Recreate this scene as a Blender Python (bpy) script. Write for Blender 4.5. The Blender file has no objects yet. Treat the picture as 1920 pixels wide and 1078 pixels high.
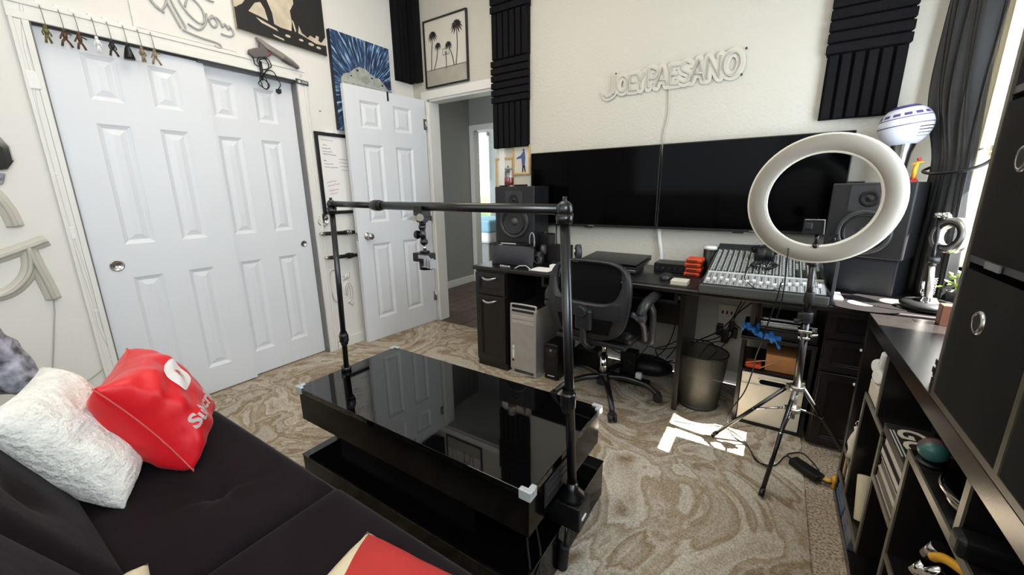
import bpy, bmesh, math, random
from mathutils import Vector, Matrix, Euler
R_ = math.radians
pi = math.pi
rnd = random.Random(7)
C = bpy.context.scene.collection
SC = bpy.context.scene

# ------------------------------------------------------------------ camera
cam_d = bpy.data.cameras.new('camera'); cam = bpy.data.objects.new('camera', cam_d); C.objects.link(cam)
cam_d.sensor_width = 36.0; cam_d.lens = 36.0 * 744.28 / 1920.0; cam_d.clip_start = 0.02
_r = Vector((0.83686952, 0.54726571, -0.0122334)); _u = Vector((-0.11764218, 0.2016325, 0.97237063)); _f = Vector((-0.53461176, 0.81230818, -0.23312163))
cam.matrix_world = Matrix(((_r.x, _u.x, -_f.x, 0), (_r.y, _u.y, -_f.y, 0), (_r.z, _u.z, -_f.z, 1.237), (0, 0, 0, 1)))
SC.camera = cam

# ------------------------------------------------------------------ light
W = bpy.data.worlds.new('World'); SC.world = W; W.use_nodes = True
bg = W.node_tree.nodes['Background']; bg.inputs[0].default_value = (0.80, 0.90, 1.0, 1); bg.inputs[1].default_value = 4.0
def sun(name, d, strength, col, ang):
    l = bpy.data.lights.new(name, 'SUN'); l.energy = strength; l.color = col; l.angle = R_(ang)
    o = bpy.data.objects.new(name, l); C.objects.link(o); o.location = (3, 1, 5)
    o.rotation_euler = Vector(d).to_track_quat('-Z', 'Y').to_euler()
sun('sun', (-1.0, 0.10, -1.22), 115.0, (1.0, 0.93, 0.84), 0.6)
def area(name, loc, rot, sx, sy, e, col):
    l = bpy.data.lights.new(name, 'AREA'); l.shape = 'RECTANGLE'; l.size = sx; l.size_y = sy; l.energy = e; l.color = col
    o = bpy.data.objects.new(name, l); C.objects.link(o); o.location = loc; o.rotation_euler = rot
area('ceiling_fill_light', (-1.5, 1.3, 3.02), (0, 0, 0), 1.6, 1.2, 27.0, (1.0, 0.88, 0.72))  # added warm fill standing in for ceiling bounce; no lamp hangs here
area('rear_fill_light', (-0.9, -0.50, 1.75), (R_(90), 0, 0), 1.7, 1.1, 9.0, (0.84, 0.92, 1.0))  # added fill behind the camera; the back wall has no window
area('side_window_light', (0.705, 1.98, 1.50), (0, R_(90), 0), 1.2, 0.62, 22.0, (0.78, 0.89, 1.0))
area('right_fill_light', (0.70, -0.12, 1.95), (0, R_(90), 0), 0.8, 0.7, 37.0, (0.80, 0.90, 1.0))  # added fill for the left wall; no window at this spot
area('hall_light', (-2.4, 4.6, 2.4), (0, 0, 0), 0.8, 0.8, 8.0, (1.0, 0.92, 0.78))
SC.view_settings.view_transform = 'Standard'; SC.view_settings.look = 'None'
SC.view_settings.exposure = 0.0; SC.view_settings.gamma = 1.0
try: SC.view_settings.use_curve_mapping = False
except Exception: pass

# ------------------------------------------------------------------ materials
def srgb(c):
    return tuple(((x / 12.92) if x <= 0.04045 else ((x + 0.055) / 1.055) ** 2.4) for x in (v / 255.0 for v in c)) + (1,)
MATS = {}
def mat(name, col, rough=0.5, metal=0.0, spec=0.5, bump=None, var=None, coat=0.0, emit=0.0, alpha=1.0, trans=0.0, sheen=0.0):
    """col sRGB 0-255; bump=(scale, strength, distance); var=(scale, amount) colour mottling"""
    m = bpy.data.materials.new(name); m.use_nodes = True; N = m.node_tree.nodes; L = m.node_tree.links
    b = N['Principled BSDF']; c = srgb(col)
    b.inputs['Base Color'].default_value = c; b.inputs['Roughness'].default_value = rough; b.inputs['Metallic'].default_value = metal
    b.inputs['Specular IOR Level'].default_value = spec; b.inputs['Coat Weight'].default_value = coat
    if sheen: b.inputs['Sheen Weight'].default_value = sheen; b.inputs['Sheen Roughness'].default_value = .4
    if alpha < 1: b.inputs['Alpha'].default_value = alpha
    if trans: b.inputs['Transmission Weight'].default_value = trans
    if emit: b.inputs['Emission Color'].default_value = c; b.inputs['Emission Strength'].default_value = emit
    tc = N.new('ShaderNodeTexCoord')
    if var is None: var = (18, .05)
    if var:
        n = N.new('ShaderNodeTexNoise'); n.inputs['Scale'].default_value = var[0]; n.inputs['Detail'].default_value = 4
        L.new(tc.outputs['Object'], n.inputs['Vector'])
        mx = N.new('ShaderNodeMixRGB'); mx.blend_type = 'MULTIPLY'; mx.inputs[1].default_value = c
        cr = N.new('ShaderNodeValToRGB'); a = var[1]
        cr.color_ramp.elements[0].position = .3; cr.color_ramp.elements[0].color = (1 - a * 2, 1 - a * 2, 1 - a * 2, 1)
        cr.color_ramp.elements[1].position = .7; cr.color_ramp.elements[1].color = (1, 1, 1, 1)
        L.new(n.outputs['Fac'], cr.inputs[0]); L.new(cr.outputs[0], mx.inputs[2]); mx.inputs[0].default_value = 1
        L.new(mx.outputs[0], b.inputs['Base Color'])
    if bump:
        n2 = N.new('ShaderNodeTexNoise'); n2.inputs['Scale'].default_value = bump[0]; n2.inputs['Detail'].default_value = 3
        L.new(tc.outputs['Object'], n2.inputs['Vector'])
        bp = N.new('ShaderNodeBump'); bp.inputs['Strength'].default_value = bump[1]; bp.inputs['Distance'].default_value = bump[2]
        L.new(n2.outputs['Fac'], bp.inputs['Height']); L.new(bp.outputs[0], b.inputs['Normal'])
    MATS[name] = m
    return m
M = {}
M['wall'] = mat('wall_paint', (200, 196, 184), .75, bump=(55, .55, .006), var=(2, .01))  # same paint as the other walls, darkened to offset its brighter lighting
M['wall_smooth'] = mat('wall_smooth_paint', (226, 223, 216), .7, bump=(40, .25, .003), var=(2, .01))
M['hall_wall'] = mat('hall_grey_paint', (150, 150, 145), .8, bump=(60, .3, .003), var=(3, .02))
M['trim'] = mat('white_trim_paint', (228, 226, 220), .38, var=(6, .01))
M['door'] = mat('white_door_paint', (224, 226, 230), .42, bump=(90, .08, .002), var=(4, .01))
M['ceil'] = mat('ceiling_paint', (222, 218, 208), .9)
M['black_gloss'] = mat('black_high_gloss', (4, 4, 5), .03, spec=.55, var=False)
M['black_side'] = mat('black_gloss_side', (4, 4, 5), .12, spec=.12, var=False)
M['black_wood'] = mat('black_desk_wood', (25, 20, 20), .30, spec=.5, bump=(120, .1, .001), var=(30, .1))
M['black_lam'] = mat('black_brown_laminate', (29, 26, 25), .24, spec=.75, bump=(200, .06, .001), var=(40, .15))
M['edge_glare'] = mat('shelf_edge_glare', (92, 86, 74), .35, spec=.6, var=(60, .12))  # glare on the front board edges, painted as a lighter colour
M['black_plastic'] = mat('black_plastic', (11, 11, 12), .42, spec=.45)
M['black_satin'] = mat('black_satin_metal', (12, 12, 13), .3, spec=.6, var=False)
M['charcoal'] = mat('charcoal_plastic', (34, 34, 36), .45)
M['console_body'] = mat('console_grey_body', (78, 80, 76), .45)
M['driver_grey'] = mat('driver_dark_grey', (46, 47, 50), .4)
M['dark_grey'] = mat('dark_grey_plastic', (60, 61, 64), .45)
M['grey'] = mat('grey_plastic', (118, 118, 118), .45)
M['mid_grey'] = mat('mid_grey_plastic', (150, 150, 150), .45)
M['white'] = mat('white_plastic', (232, 232, 230), .35, var=False)
M['cream'] = mat('cream_plastic', (222, 214, 196), .5)
M['foam'] = mat('acoustic_foam', (22, 21, 23), .95, spec=.15, bump=(260, .5, .002), var=(90, .1))
M['screen'] = mat('tv_screen', (2, 2, 3), .10, spec=.07, var=False)
M['velvet'] = mat('black_velvet', (30, 22, 25), .9, spec=.1, bump=(14, .3, .01), var=(7, .2), sheen=.03)
M['piping'] = mat('black_piping', (15, 12, 13), .5)
M['red_cloth'] = mat('red_nylon_cloth', (216, 22, 32), .42, bump=(11, .35, .012), var=(9, .04), sheen=.1)
M['red_dull'] = mat('red_cotton_cloth', (172, 38, 34), .8, bump=(60, .3, .003))
M['white_print'] = mat('white_print', (235, 228, 226), .5, var=False)
M['cream_cloth'] = mat('cream_cloth', (214, 200, 168), .85, bump=(160, .4, .002))
M['fur'] = mat('white_fur', (244, 240, 230), .95, spec=.1, bump=(70, .9, .012), var=(26, .09), sheen=.4)
M['spot_cloth'] = mat('grey_speckled_cloth', (190, 188, 200), .8, var=(34, .45))
M['steel'] = mat('brushed_steel', (190, 188, 184), .25, metal=1, var=False)
M['chrome'] = mat('chrome', (215, 215, 215), .08, metal=1, var=False)
M['alu'] = mat('aluminium', (184, 181, 176), .38, metal=.55)
M['alu_lip'] = mat('aluminium_lip', (205, 203, 200), .3, metal=.6)
M['pale'] = mat('pale_grey_label', (200, 202, 198), .5, var=False)
M['green_grey'] = mat('console_face', (62, 70, 64), .45)
M['ring'] = mat('ring_diffuser', (150, 143, 132), .5, var=(3, .01))
M['ring_rim'] = mat('ring_rim', (228, 222, 208), .4, var=False)
M['mesh_bin'] = mat('wire_mesh', (84, 84, 78), .45, metal=.4, alpha=.8, var=(400, .2))
M['cabinet'] = mat('speaker_cabinet_black', (25, 25, 28), .42)
M['chair_mesh'] = mat('chair_mesh_cloth', (4, 4, 5), .8, alpha=.985, spec=.15, var=(500, .2))
M['blue'] = mat('blue_cloth', (38, 126, 208), .7, bump=(40, .5, .006), var=(30, .25))
M['orange'] = mat('orange_plastic', (214, 70, 26), .45)
M['card'] = mat('cardboard', (190, 130, 76), .8, var=(40, .08))
M['wood_light'] = mat('light_wood', (206, 172, 114), .5, var=(30, .1))
M['wood_red'] = mat('red_brown_wood', (84, 46, 30), .5, var=(30, .15))
M['tan'] = mat('tan_wood', (180, 140, 98), .55, var=(30, .1))
M['leaf'] = mat('leaf_green', (120, 158, 50), .5, var=(30, .2))
M['pot'] = mat('dark_speckled_pot', (58, 56, 60), .6, var=(120, .3))
M['navy_box'] = mat('navy_black_box', (22, 25, 32), .42)
M['curtain'] = mat('charcoal_satin_curtain', (15, 15, 17), .40, spec=.5, bump=(50, .1, .003), var=(5, .06), sheen=.06)
M['blind'] = mat('white_blind_slat', (235, 235, 230), .5, var=False)
M['bin_cloth'] = mat('black_bin_fabric', (30, 30, 29), .9, spec=.15, bump=(300, .4, .001), var=(12, .1))
M['paper'] = mat('white_paper', (236, 234, 230), .7, var=False)
M['ink'] = mat('black_ink', (24, 22, 22), .7, var=False)
M['ink_grey'] = mat('grey_ink', (120, 118, 114), .7, var=False)
M['ink_red'] = mat('red_marker', (190, 70, 76), .7, var=False)
M['acrylic'] = mat('clear_acrylic_sheet', (202, 198, 186), .3, spec=.5, var=False)
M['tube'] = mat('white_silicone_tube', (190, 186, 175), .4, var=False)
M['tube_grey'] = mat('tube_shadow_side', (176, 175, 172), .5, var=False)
M['photo_sand'] = mat('photo_grey', (178, 172, 160), .6, var=(6, .12))
M['photo_light'] = mat('photo_sky', (214, 208, 196), .6, var=(3, .03))
M['art_cream'] = mat('print_cream', (214, 200, 176), .6, var=(14, .16))
M['brown_dark'] = mat('brown_print', (70, 40, 26), .6)
M['fig_dark'] = mat('dark_painted_figure', (40, 32, 28), .6, var=(60, .2))
M['fig_brown'] = mat('brown_painted_figure', (96, 66, 44), .6, var=(60, .3))
M['fig_tan'] = mat('tan_painted_figure', (160, 140, 112), .6, var=(60, .3))
M['fig_olive'] = mat('olive_painted_figure', (120, 116, 66), .6, var=(60, .4))
M['yellow'] = mat('yellow_plastic', (226, 164, 30), .5)
M['teal'] = mat('teal_globe', (70, 128, 124), .35, var=(8, .3))
M['purple'] = mat('purple_band', (74, 62, 120), .4, var=False)
M['balloon'] = mat('white_foil', (216, 220, 230), .18, spec=.6, var=False)
M['candle_red'] = mat('red_candle_wax', (130, 34, 44), .3)
M['book_dark'] = mat('dark_book_cover', (38, 34, 36), .5)
M['book_white'] = mat('book_pages', (214, 206, 190), .8, var=(200, .1))
M['book_brown'] = mat('brown_box_side', (88, 78, 72), .6)
M['kraft'] = mat('pale_box_top', (196, 186, 170), .7)
M['vinyl'] = mat('vinyl_black', (26, 24, 24), .25, spec=.5, bump=(300, .05, .001), var=False)
M['dust_label'] = mat('record_label', (196, 186, 166), .6)
M['gun_grey'] = mat('toy_grey', (138, 132, 126), .5)
M['gun_dark'] = mat('toy_dark_grey', (98, 90, 90), .5)
M['caster'] = mat('black_rubber', (20, 20, 20), .6)
M['plank'] = mat('hall_plank', (92, 74, 64), .45, var=(9, .25), bump=(30, .2, .002))

def glass(name, col=(1, 1, 1, 1), rough=0.02, fac=.9):
    m = bpy.data.materials.new(name); m.use_nodes = True; N = m.node_tree.nodes; L = m.node_tree.links; N.clear()
    o = N.new('ShaderNodeOutputMaterial'); t = N.new('ShaderNodeBsdfTransparent'); g = N.new('ShaderNodeBsdfGlossy'); mx = N.new('ShaderNodeMixShader')
    fr = N.new('ShaderNodeFresnel'); fr.inputs[0].default_value = 1.45
    t.inputs[0].default_value = col; g.inputs['Roughness'].default_value = rough
    N.remove(fr); mx.inputs[0].default_value = .07; L.new(t.outputs[0], mx.inputs[1]); L.new(g.outputs[0], mx.inputs[2]); L.new(mx.outputs[0], o.inputs[0])
    return m
M['glass'] = glass('clear_glass', (.97, .98, .98, 1))
M['protector'] = mat('clear_corner_plastic', (196, 200, 200), .12, spec=.8, alpha=.7, var=False)

def node_mat(name, build):
    m = bpy.data.materials.new(name); m.use_nodes = True
    build(m.node_tree.nodes, m.node_tree.links, m.node_tree.nodes['Principled BSDF']); return m
def ramp(N, stops):
    cr = N.new('ShaderNodeValToRGB'); e = cr.color_ramp.elements
    e[0].position, e[0].color = stops[0]; e[1].position, e[1].color = stops[-1]
    for p, c in stops[1:-1]:
        k = e.new(p); k.color = c
    return cr
def rug_nodes(N, L, b):
    tc = N.new('ShaderNodeTexCoord'); mp = N.new('ShaderNodeMapping'); L.new(tc.outputs['Object'], mp.inputs[0])
    n1 = N.new('ShaderNodeTexNoise'); n1.inputs['Scale'].default_value = 1.15; n1.inputs['Detail'].default_value = 5; n1.inputs['Distortion'].default_value = 2.6; n1.inputs['Roughness'].default_value = .52
    L.new(mp.outputs[0], n1.inputs['Vector'])
    cr = ramp(N, [(.28, srgb((178, 168, 154))), (.38, srgb((196, 186, 170))), (.44, srgb((150, 130, 104))), (.47, srgb((196, 186, 170))), (.52, srgb((164, 146, 120))), (.545, srgb((208, 200, 186))), (.60, srgb((188, 174, 156))), (.66, srgb((136, 112, 82))), (.71, srgb((196, 186, 170)))])
    L.new(n1.outputs['Fac'], cr.inputs[0])
    n2 = N.new('ShaderNodeTexNoise'); n2.inputs['Scale'].default_value = 150; n2.inputs['Detail'].default_value = 2; L.new(mp.outputs[0], n2.inputs['Vector'])
    c2 = ramp(N, [(.3, (.62, .6, .58, 1)), (.7, (1.08, 1.08, 1.08, 1))]); L.new(n2.outputs['Fac'], c2.inputs[0])
    mx = N.new('ShaderNodeMixRGB'); mx.blend_type = 'MULTIPLY'; mx.inputs[0].default_value = 1
    L.new(cr.outputs[0], mx.inputs[1]); L.new(c2.outputs[0], mx.inputs[2]); L.new(mx.outputs[0], b.inputs['Base Color'])
    b.inputs['Roughness'].default_value = .95; b.inputs['Specular IOR Level'].default_value = .1
    bp = N.new('ShaderNodeBump'); bp.inputs['Strength'].default_value = .8; bp.inputs['Distance'].default_value = .006
    L.new(n2.outputs['Fac'], bp.inputs['Height']); L.new(bp.outputs[0], b.inputs['Normal'])
M['rug'] = node_mat('swirled_rug_pile', rug_nodes)
def carpet_nodes(N, L, b):
    tc = N.new('ShaderNodeTexCoord')
    n2 = N.new('ShaderNodeTexNoise'); n2.inputs['Scale'].default_value = 110; n2.inputs['Detail'].default_value = 3; L.new(tc.outputs['Object'], n2.inputs['Vector'])
    c2 = ramp(N, [(.32, srgb((116, 98, 80))), (.5, srgb((176, 160, 140))), (.7, srgb((206, 192, 172)))]); L.new(n2.outputs['Fac'], c2.inputs[0])
    L.new(c2.outputs[0], b.inputs['Base Color']); b.inputs['Roughness'].default_value = .98; b.inputs['Specular IOR Level'].default_value = .1
    bp = N.new('ShaderNodeBump'); bp.inputs['Strength'].default_value = 1; bp.inputs['Distance'].default_value = .008
    L.new(n2.outputs['Fac'], bp.inputs['Height']); L.new(bp.outputs[0], b.inputs['Normal'])
M['carpet'] = node_mat('beige_carpet_pile', carpet_nodes)
def streak_nodes(N, L, b):
    # radial pale streaks on deep blue (object space of the canvas: y = width, z = height)
    tc = N.new('ShaderNodeTexCoord'); sp = N.new('ShaderNodeSeparateXYZ'); L.new(tc.outputs['Object'], sp.inputs[0])
    def math_(op, a, b_=None, v=None):
        m_ = N.new('ShaderNodeMath'); m_.operation = op
        if a is not None: L.new(a, m_.inputs[0])
        if b_ is not None: L.new(b_, m_.inputs[1])
        elif v is not None: m_.inputs[1].default_value = v
        return m_.outputs[0]
    y = math_('ADD', sp.outputs[1], None, 0.0); z = math_('ADD', sp.outputs[2], None, 0.06)
    an = N.new('ShaderNodeMath'); an.operation = 'ARCTAN2'; L.new(z, an.inputs[0]); L.new(y, an.inputs[1])
    r2 = math_('ADD', math_('MULTIPLY', y, y), math_('MULTIPLY', z, z)); r = math_('SQRT', r2)
    cb = N.new('ShaderNodeCombineXYZ'); L.new(math_('MULTIPLY', an.outputs[0], None, 24.0), cb.inputs[0]); L.new(math_('MULTIPLY', r, None, 9.0), cb.inputs[1])
    n = N.new('ShaderNodeTexNoise'); n.inputs['Scale'].default_value = 1.0; n.inputs['Detail'].default_value = 3; L.new(cb.outputs[0], n.inputs['Vector'])
    cr = ramp(N, [(.40, srgb((16, 28, 52))), (.52, srgb((36, 66, 108))), (.62, srgb((120, 158, 190))), (.72, srgb((206, 220, 228)))])
    L.new(n.outputs['Fac'], cr.inputs[0]); L.new(cr.outputs[0], b.inputs['Base Color']); b.inputs['Roughness'].default_value = .6
M['streaks'] = node_mat('blue_streak_print', streak_nodes)

# ------------------------------------------------------------------ mesh builder
class MB:
    def __init__(s): s.v = []; s.f = []; s.sm = []
    def add(s, vs, fs, smooth=False):
        n = len(s.v); s.v += [Vector(v) for v in vs]; s.f += [tuple(i + n for i in f) for f in fs]; s.sm += [smooth] * len(fs); return s
    def box(s, x0, x1, y0, y1, z0, z1, m=None):
        vs = [Vector((x, y, z)) for z in (z0, z1) for y in (y0, y1) for x in (x0, x1)]
        if m is not None: vs = [m @ v for v in vs]
        return s.add(vs, [(0, 2, 3, 1), (4, 5, 7, 6), (0, 1, 5, 4), (2, 6, 7, 3), (0, 4, 6, 2), (1, 3, 7, 5)])
    def cb(s, c, sz, m=None):      # centred box, optional matrix about the centre
        x, y, z = (k / 2 for k in sz); t = Matrix.Translation(c)
        return s.box(-x, x, -y, y, -z, z, t @ (m.to_4x4() if m is not None else Matrix()))
    def cyl(s, p0, p1, r0, r1=None, n=20, smooth=True, caps=True):
        p0 = Vector(p0); p1 = Vector(p1); r1 = r0 if r1 is None else r1
        d = (p1 - p0).normalized(); a = d.orthogonal().normalized(); b = d.cross(a)
        vs = []
        for p, r in ((p0, r0), (p1, r1)):
            vs += [p + (a * math.cos(2 * pi * i / n) + b * math.sin(2 * pi * i / n)) * r for i in range(n)]
        s.add(vs, [(i, (i + 1) % n, n + (i + 1) % n, n + i) for i in range(n)], smooth)
        if caps:
            k = len(s.v) - 2 * n; s.f += [tuple(k + i for i in range(n))[::-1], tuple(k + n + i for i in range(n))]; s.sm += [False, False]
        return s
    def tube(s, pts, r, n=8, closed=False, flat=None):
        pts = [Vector(p) for p in pts]; k = len(pts); rings = []; up = None
        for i, p in enumerate(pts):
            a = pts[i - 1] if (i or closed) else p; b = pts[(i + 1) % k] if (i < k - 1 or closed) else p
            d = (b - a); d = d.normalized() if d.length > 1e-9 else Vector((0, 0, 1))
            if up is None: up = d.orthogonal().normalized()
            up = (up - d * up.dot(d)); up = up.normalized() if up.length > 1e-6 else d.orthogonal().normalized()
            sd = d.cross(up); rr = r(i / max(1, k - 1)) if callable(r) else r
            rings.append([p + (up * math.cos(2 * pi * j / n) + sd * math.sin(2 * pi * j / n)) * rr for j in range(n)])
        vs = [v for q in rings for v in q]; fs = []
        for i in range(k if closed else k - 1):
            o = i * n; q = ((i + 1) % k) * n
            fs += [(o + j, o + (j + 1) % n, q + (j + 1) % n, q + j) for j in range(n)]
        s.add(vs, fs, True)
        if not closed:
            b0 = len(s.v) - k * n; s.f += [tuple(b0 + j for j in range(n))[::-1], tuple(b0 + (k - 1) * n + j for j in range(n))]; s.sm += [False, False]
        return s
    def lathe(s, prof, m=None, n=28, smooth=True, closed=False):
        m = m if m is not None else Matrix(); k = len(prof)
        vs = [m @ Vector((r * math.cos(2 * pi * i / n), r * math.sin(2 * pi * i / n), z)) for r, z in prof for i in range(n)]
        fs = [(a * n + i, a * n + (i + 1) % n, ((a + 1) % k) * n + (i + 1) % n, ((a + 1) % k) * n + i) for a in range(k if closed else k - 1) for i in range(n)]
        return s.add(vs, fs, smooth)
    def sph(s, c, r, n=16, m=None, mm=12):
        r = (r, r, r) if not hasattr(r, '__len__') else r; c = Vector(c); vs = []
        for i in range(mm + 1):
            t = pi * i / mm
            for j in range(n):
                p = Vector((r[0] * math.sin(t) * math.cos(2 * pi * j / n), r[1] * math.sin(t) * math.sin(2 * pi * j / n), r[2] * math.cos(t)))
                vs.append(c + (m @ p if m is not None else p))
        return s.add(vs, [(i * n + j, (i + 1) * n + j, (i + 1) * n + (j + 1) % n, i * n + (j + 1) % n) for i in range(mm) for j in range(n)], True)
    def prism(s, poly, t, m=None, smooth=False):   # poly in local XZ, thickness along +Y from 0 to t
        m = m if m is not None else Matrix(); k = len(poly)
        vs = [m @ Vector((x, 0, z)) for x, z in poly] + [m @ Vector((x, t, z)) for x, z in poly]
        s.add(vs, [tuple(range(k)), tuple(range(2 * k - 1, k - 1, -1))])
        n = len(s.v) - 2 * k
        for i in range(k):
            j = (i + 1) % k; s.f.append((n + i, n + k + i, n + k + j, n + j)); s.sm.append(smooth)
        return s
    def ring(s, outer, inner, t, m=None):   # band between two equal-length outlines, XZ plane, thickness in Y
        m = m if m is not None else Matrix(); k = len(outer)
        L = [[m @ Vector((x, y, z)) for x, z in q] for q in (outer, inner) for y in (0, t)]
        vs = [v for q in L for v in q]; fs = []
        for i in range(k):
            j = (i + 1) % k
            fs += [(i, j, 2 * k + j, 2 * k + i), (k + i, 3 * k + i, 3 * k + j, k + j), (i, k + i, k + j, j), (2 * k + i, 2 * k + j, 3 * k + j, 3 * k + i)]
        return s.add(vs, fs)
    def grid(s, fn, nu, nv, smooth=True, closeu=False):
        vs = [fn(i / nu, j / nv) for j in range(nv + 1) for i in range(nu + (0 if closeu else 1))]
        w = nu + (0 if closeu else 1)
        return s.add(vs, [(j * w + i, j * w + (i + 1) % w, (j + 1) * w + (i + 1) % w, (j + 1) * w + i) for j in range(nv) for i in range(nu)], smooth)
def crom(pts, k=6, closed=False):
    pts = [Vector(p) for p in pts]; n = len(pts); out = []
    for i in range(n if closed else n - 1):
        g = (lambda q: pts[q % n]) if closed else (lambda q: pts[max(0, min(n - 1, q))])
        a, b, c, d = g(i - 1), g(i), g(i + 1), g(i + 2)
        for j in range(k):
            t = j / k
            out.append(.5 * ((2 * b) + (c - a) * t + (2 * a - 5 * b + 4 * c - d) * t * t + (3 * b - a - 3 * c + d) * t ** 3))
    if not closed: out.append(pts[-1])
    return out
def wm(o):
    m = Matrix.LocRotScale(o.location, o.rotation_euler, o.scale)
    return wm(o.parent) @ m if o.parent else m
def mkmesh(name, mb, m, inv=None, bevel=0, seg=2):
    me = bpy.data.meshes.new(name)
    vs = [inv @ v for v in mb.v] if inv is not None else mb.v
    me.from_pydata([tuple(v) for v in vs], [], mb.f)
    for p, sm in zip(me.polygons, mb.sm): p.use_smooth = sm
    bm = bmesh.new(); bm.from_mesh(me)
    bmesh.ops.recalc_face_normals(bm, faces=bm.faces)
    if bevel:
        bmesh.ops.remove_doubles(bm, verts=bm.verts, dist=1e-6)
        ed = [e for e in bm.edges if len(e.link_faces) == 2 and e.calc_face_angle(0) > .6]
        bmesh.ops.bevel(bm, geom=ed, offset=bevel, segments=seg, affect='EDGES', profile=.5, clamp_overlap=True)
    bm.to_mesh(me); bm.free()
    me.materials.append(m)
    return me
def P(name, mb, m, parent=None, bevel=0, seg=2, local=False, kind=None, label=None):
    inv = None if (parent is None or local) else wm(parent).inverted()
    me = mkmesh(name, mb, m, inv, bevel, seg)
    o = bpy.data.objects.new(name, me); C.objects.link(o)
    if parent is not None: o.parent = parent
    if kind: o['kind'] = kind
    if label: o['label'] = label
    return o
def T(name, label, cat, loc=(0, 0, 0), rz=0, group=None, rot=None):
    o = bpy.data.objects.new(name, None); C.objects.link(o); o.empty_display_size = .05
    o.location = loc; o.rotation_euler = rot if rot else (0, 0, rz); o['label'] = label; o['category'] = cat
    if group: o['group'] = group
    return o
def ORG(o, org):     # move a top-level mesh's origin to org
    org = Vector(org)
    for v in o.data.vertices: v.co -= org
    o.location = org; return o
def T1(name, label, cat, mb, m, org=None, group=None, bevel=0, seg=2, kind=None):
    o = P(name, mb, m, None, bevel, seg); o['label'] = label; o['category'] = cat
    if group: o['group'] = group
    if kind: o['kind'] = kind
    if org: ORG(o, org)
    return o
def ST(name, mb, m, parent=None, bevel=0):
    o = P(name, mb, m, parent, bevel)
    if parent is None: o['kind'] = 'structure'
    return o
def dup(root, loc, rz=None, label=None, group=None):
    r = root.copy(); C.objects.link(r); r.location = loc
    if rz is not None: r.rotation_euler = (0, 0, rz)
    if label: r['label'] = label
    if group: r['group'] = group
    for ch in list(root.children):
        c = ch.copy(); C.objects.link(c); c.parent = r
        for g in ch.children:
            d = g.copy(); C.objects.link(d); d.parent = c
    return r
def text(name, body, size, m4, m, parent, ext=.002, off=0.0, spacing=1.0, sx=1.0, xform=None):
    cu = bpy.data.curves.new(name, 'FONT'); cu.body = body; cu.size = size; cu.extrude = ext; cu.offset = off; cu.space_character = spacing
    cu.resolution_u = 3
    t = bpy.data.objects.new(name, cu); C.objects.link(t)
    dg = bpy.context.evaluated_depsgraph_get(); dg.update()
    me = bpy.data.meshes.new_from_object(t.evaluated_get(dg)); bpy.data.objects.remove(t)
    for v in me.vertices:
        q = Vector((v.co.x * sx, v.co.y, v.co.z))
        v.co = (xform(q) if xform else m4 @ q)
    if parent is not None:
        inv = wm(parent).inverted()
        for v in me.vertices: v.co = inv @ v.co
    me.materials.clear(); me.materials.append(m)
    o = bpy.data.objects.new(name, me); C.objects.link(o)
    if parent is not None: o.parent = parent
    return o
RX90 = Matrix.Rotation(R_(90), 4, 'X')
def circ(cx, cz, rx, rz, n=24, a0=0): return [(cx + rx * math.cos(a0 + 2 * pi * i / n), cz + rz * math.sin(a0 + 2 * pi * i / n)) for i in range(n)]
def rrect(x0, x1, z0, z1, r, n=4):
    out = []
    for cx, cz, a in ((x1 - r, z1 - r, 0), (x0 + r, z1 - r, 90), (x0 + r, z0 + r, 180), (x1 - r, z0 + r, 270)):
        out += [(cx + r * math.cos(R_(a + 90 * i / n)), cz + r * math.sin(R_(a + 90 * i / n))) for i in range(n + 1)]
    return out
# frame for things drawn on the left wall: local x -> world +y, local z -> world z, local +y -> into the wall (-x)
def LW(x, y=0, z=0): return Matrix(((0, -1, 0, x), (1, 0, 0, y), (0, 0, 1, z), (0, 0, 0, 1)))
# ================================================================== STRUCTURE
XL, XR, YF, YB, ZC = -2.87, 0.72, 2.78, -0.55, 3.05
DX0, DX1, DZ = -2.70, -1.94, 2.035        # doorway
b = MB().box(XL - .9, XR, YB, YF - .03, -.06, 0); ST('floor', b, M['carpet'])
b = MB().box(XL - .3, XR + .2, YB, YF, ZC, ZC + .05); ST('ceiling', b, M['ceil'])
b = MB()
b.box(XL - .12, XL, YB, .49, 0, ZC).box(XL - .12, XL, 1.69, YF, 0, ZC).box(XL - .12, XL, .49, 1.69, 2.01, ZC)
ST('wall_left', b, M['wall_smooth'])
b = MB().box(XL - .8, XL - .7, .3, 1.9, 0, 2.3); ST('wall_closet_back', b, M['wall_smooth'])
b = MB().box(XL - .12, DX0 - .0, YF, YF + .12, 0, ZC).box(DX0, DX1, YF, YF + .12, DZ + .01, ZC).box(DX1, XR + .12, YF, YF + .12, 0, ZC)
ST('wall_far', b, M['wall'])
b = MB().box(XL - .12, XR + .12, YB - .1, YB, 0, ZC); ST('wall_back', b, M['wall_smooth'])
WY0, WY1, WZ0, WZ1 = 1.66, 2.68, .87, 2.15
b = MB().box(XR, XR + .14, YB, WY0, 0, ZC).box(XR, XR + .14, WY1, YF, 0, ZC).box(XR, XR + .14, WY0, WY1, 0, WZ0).box(XR, XR + .14, WY0, WY1, WZ1, ZC)
ST('wall_right', b, M['wall_smooth'])
# baseboards
ST('baseboard_far', MB().box(DX1 + .06, XR, YF - .015, YF, 0, .09), M['trim'], bevel=.004)
ST('baseboard_left', MB().box(XL, XL + .015, 1.76, YF, 0, .09), M['trim'], bevel=.004)
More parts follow.
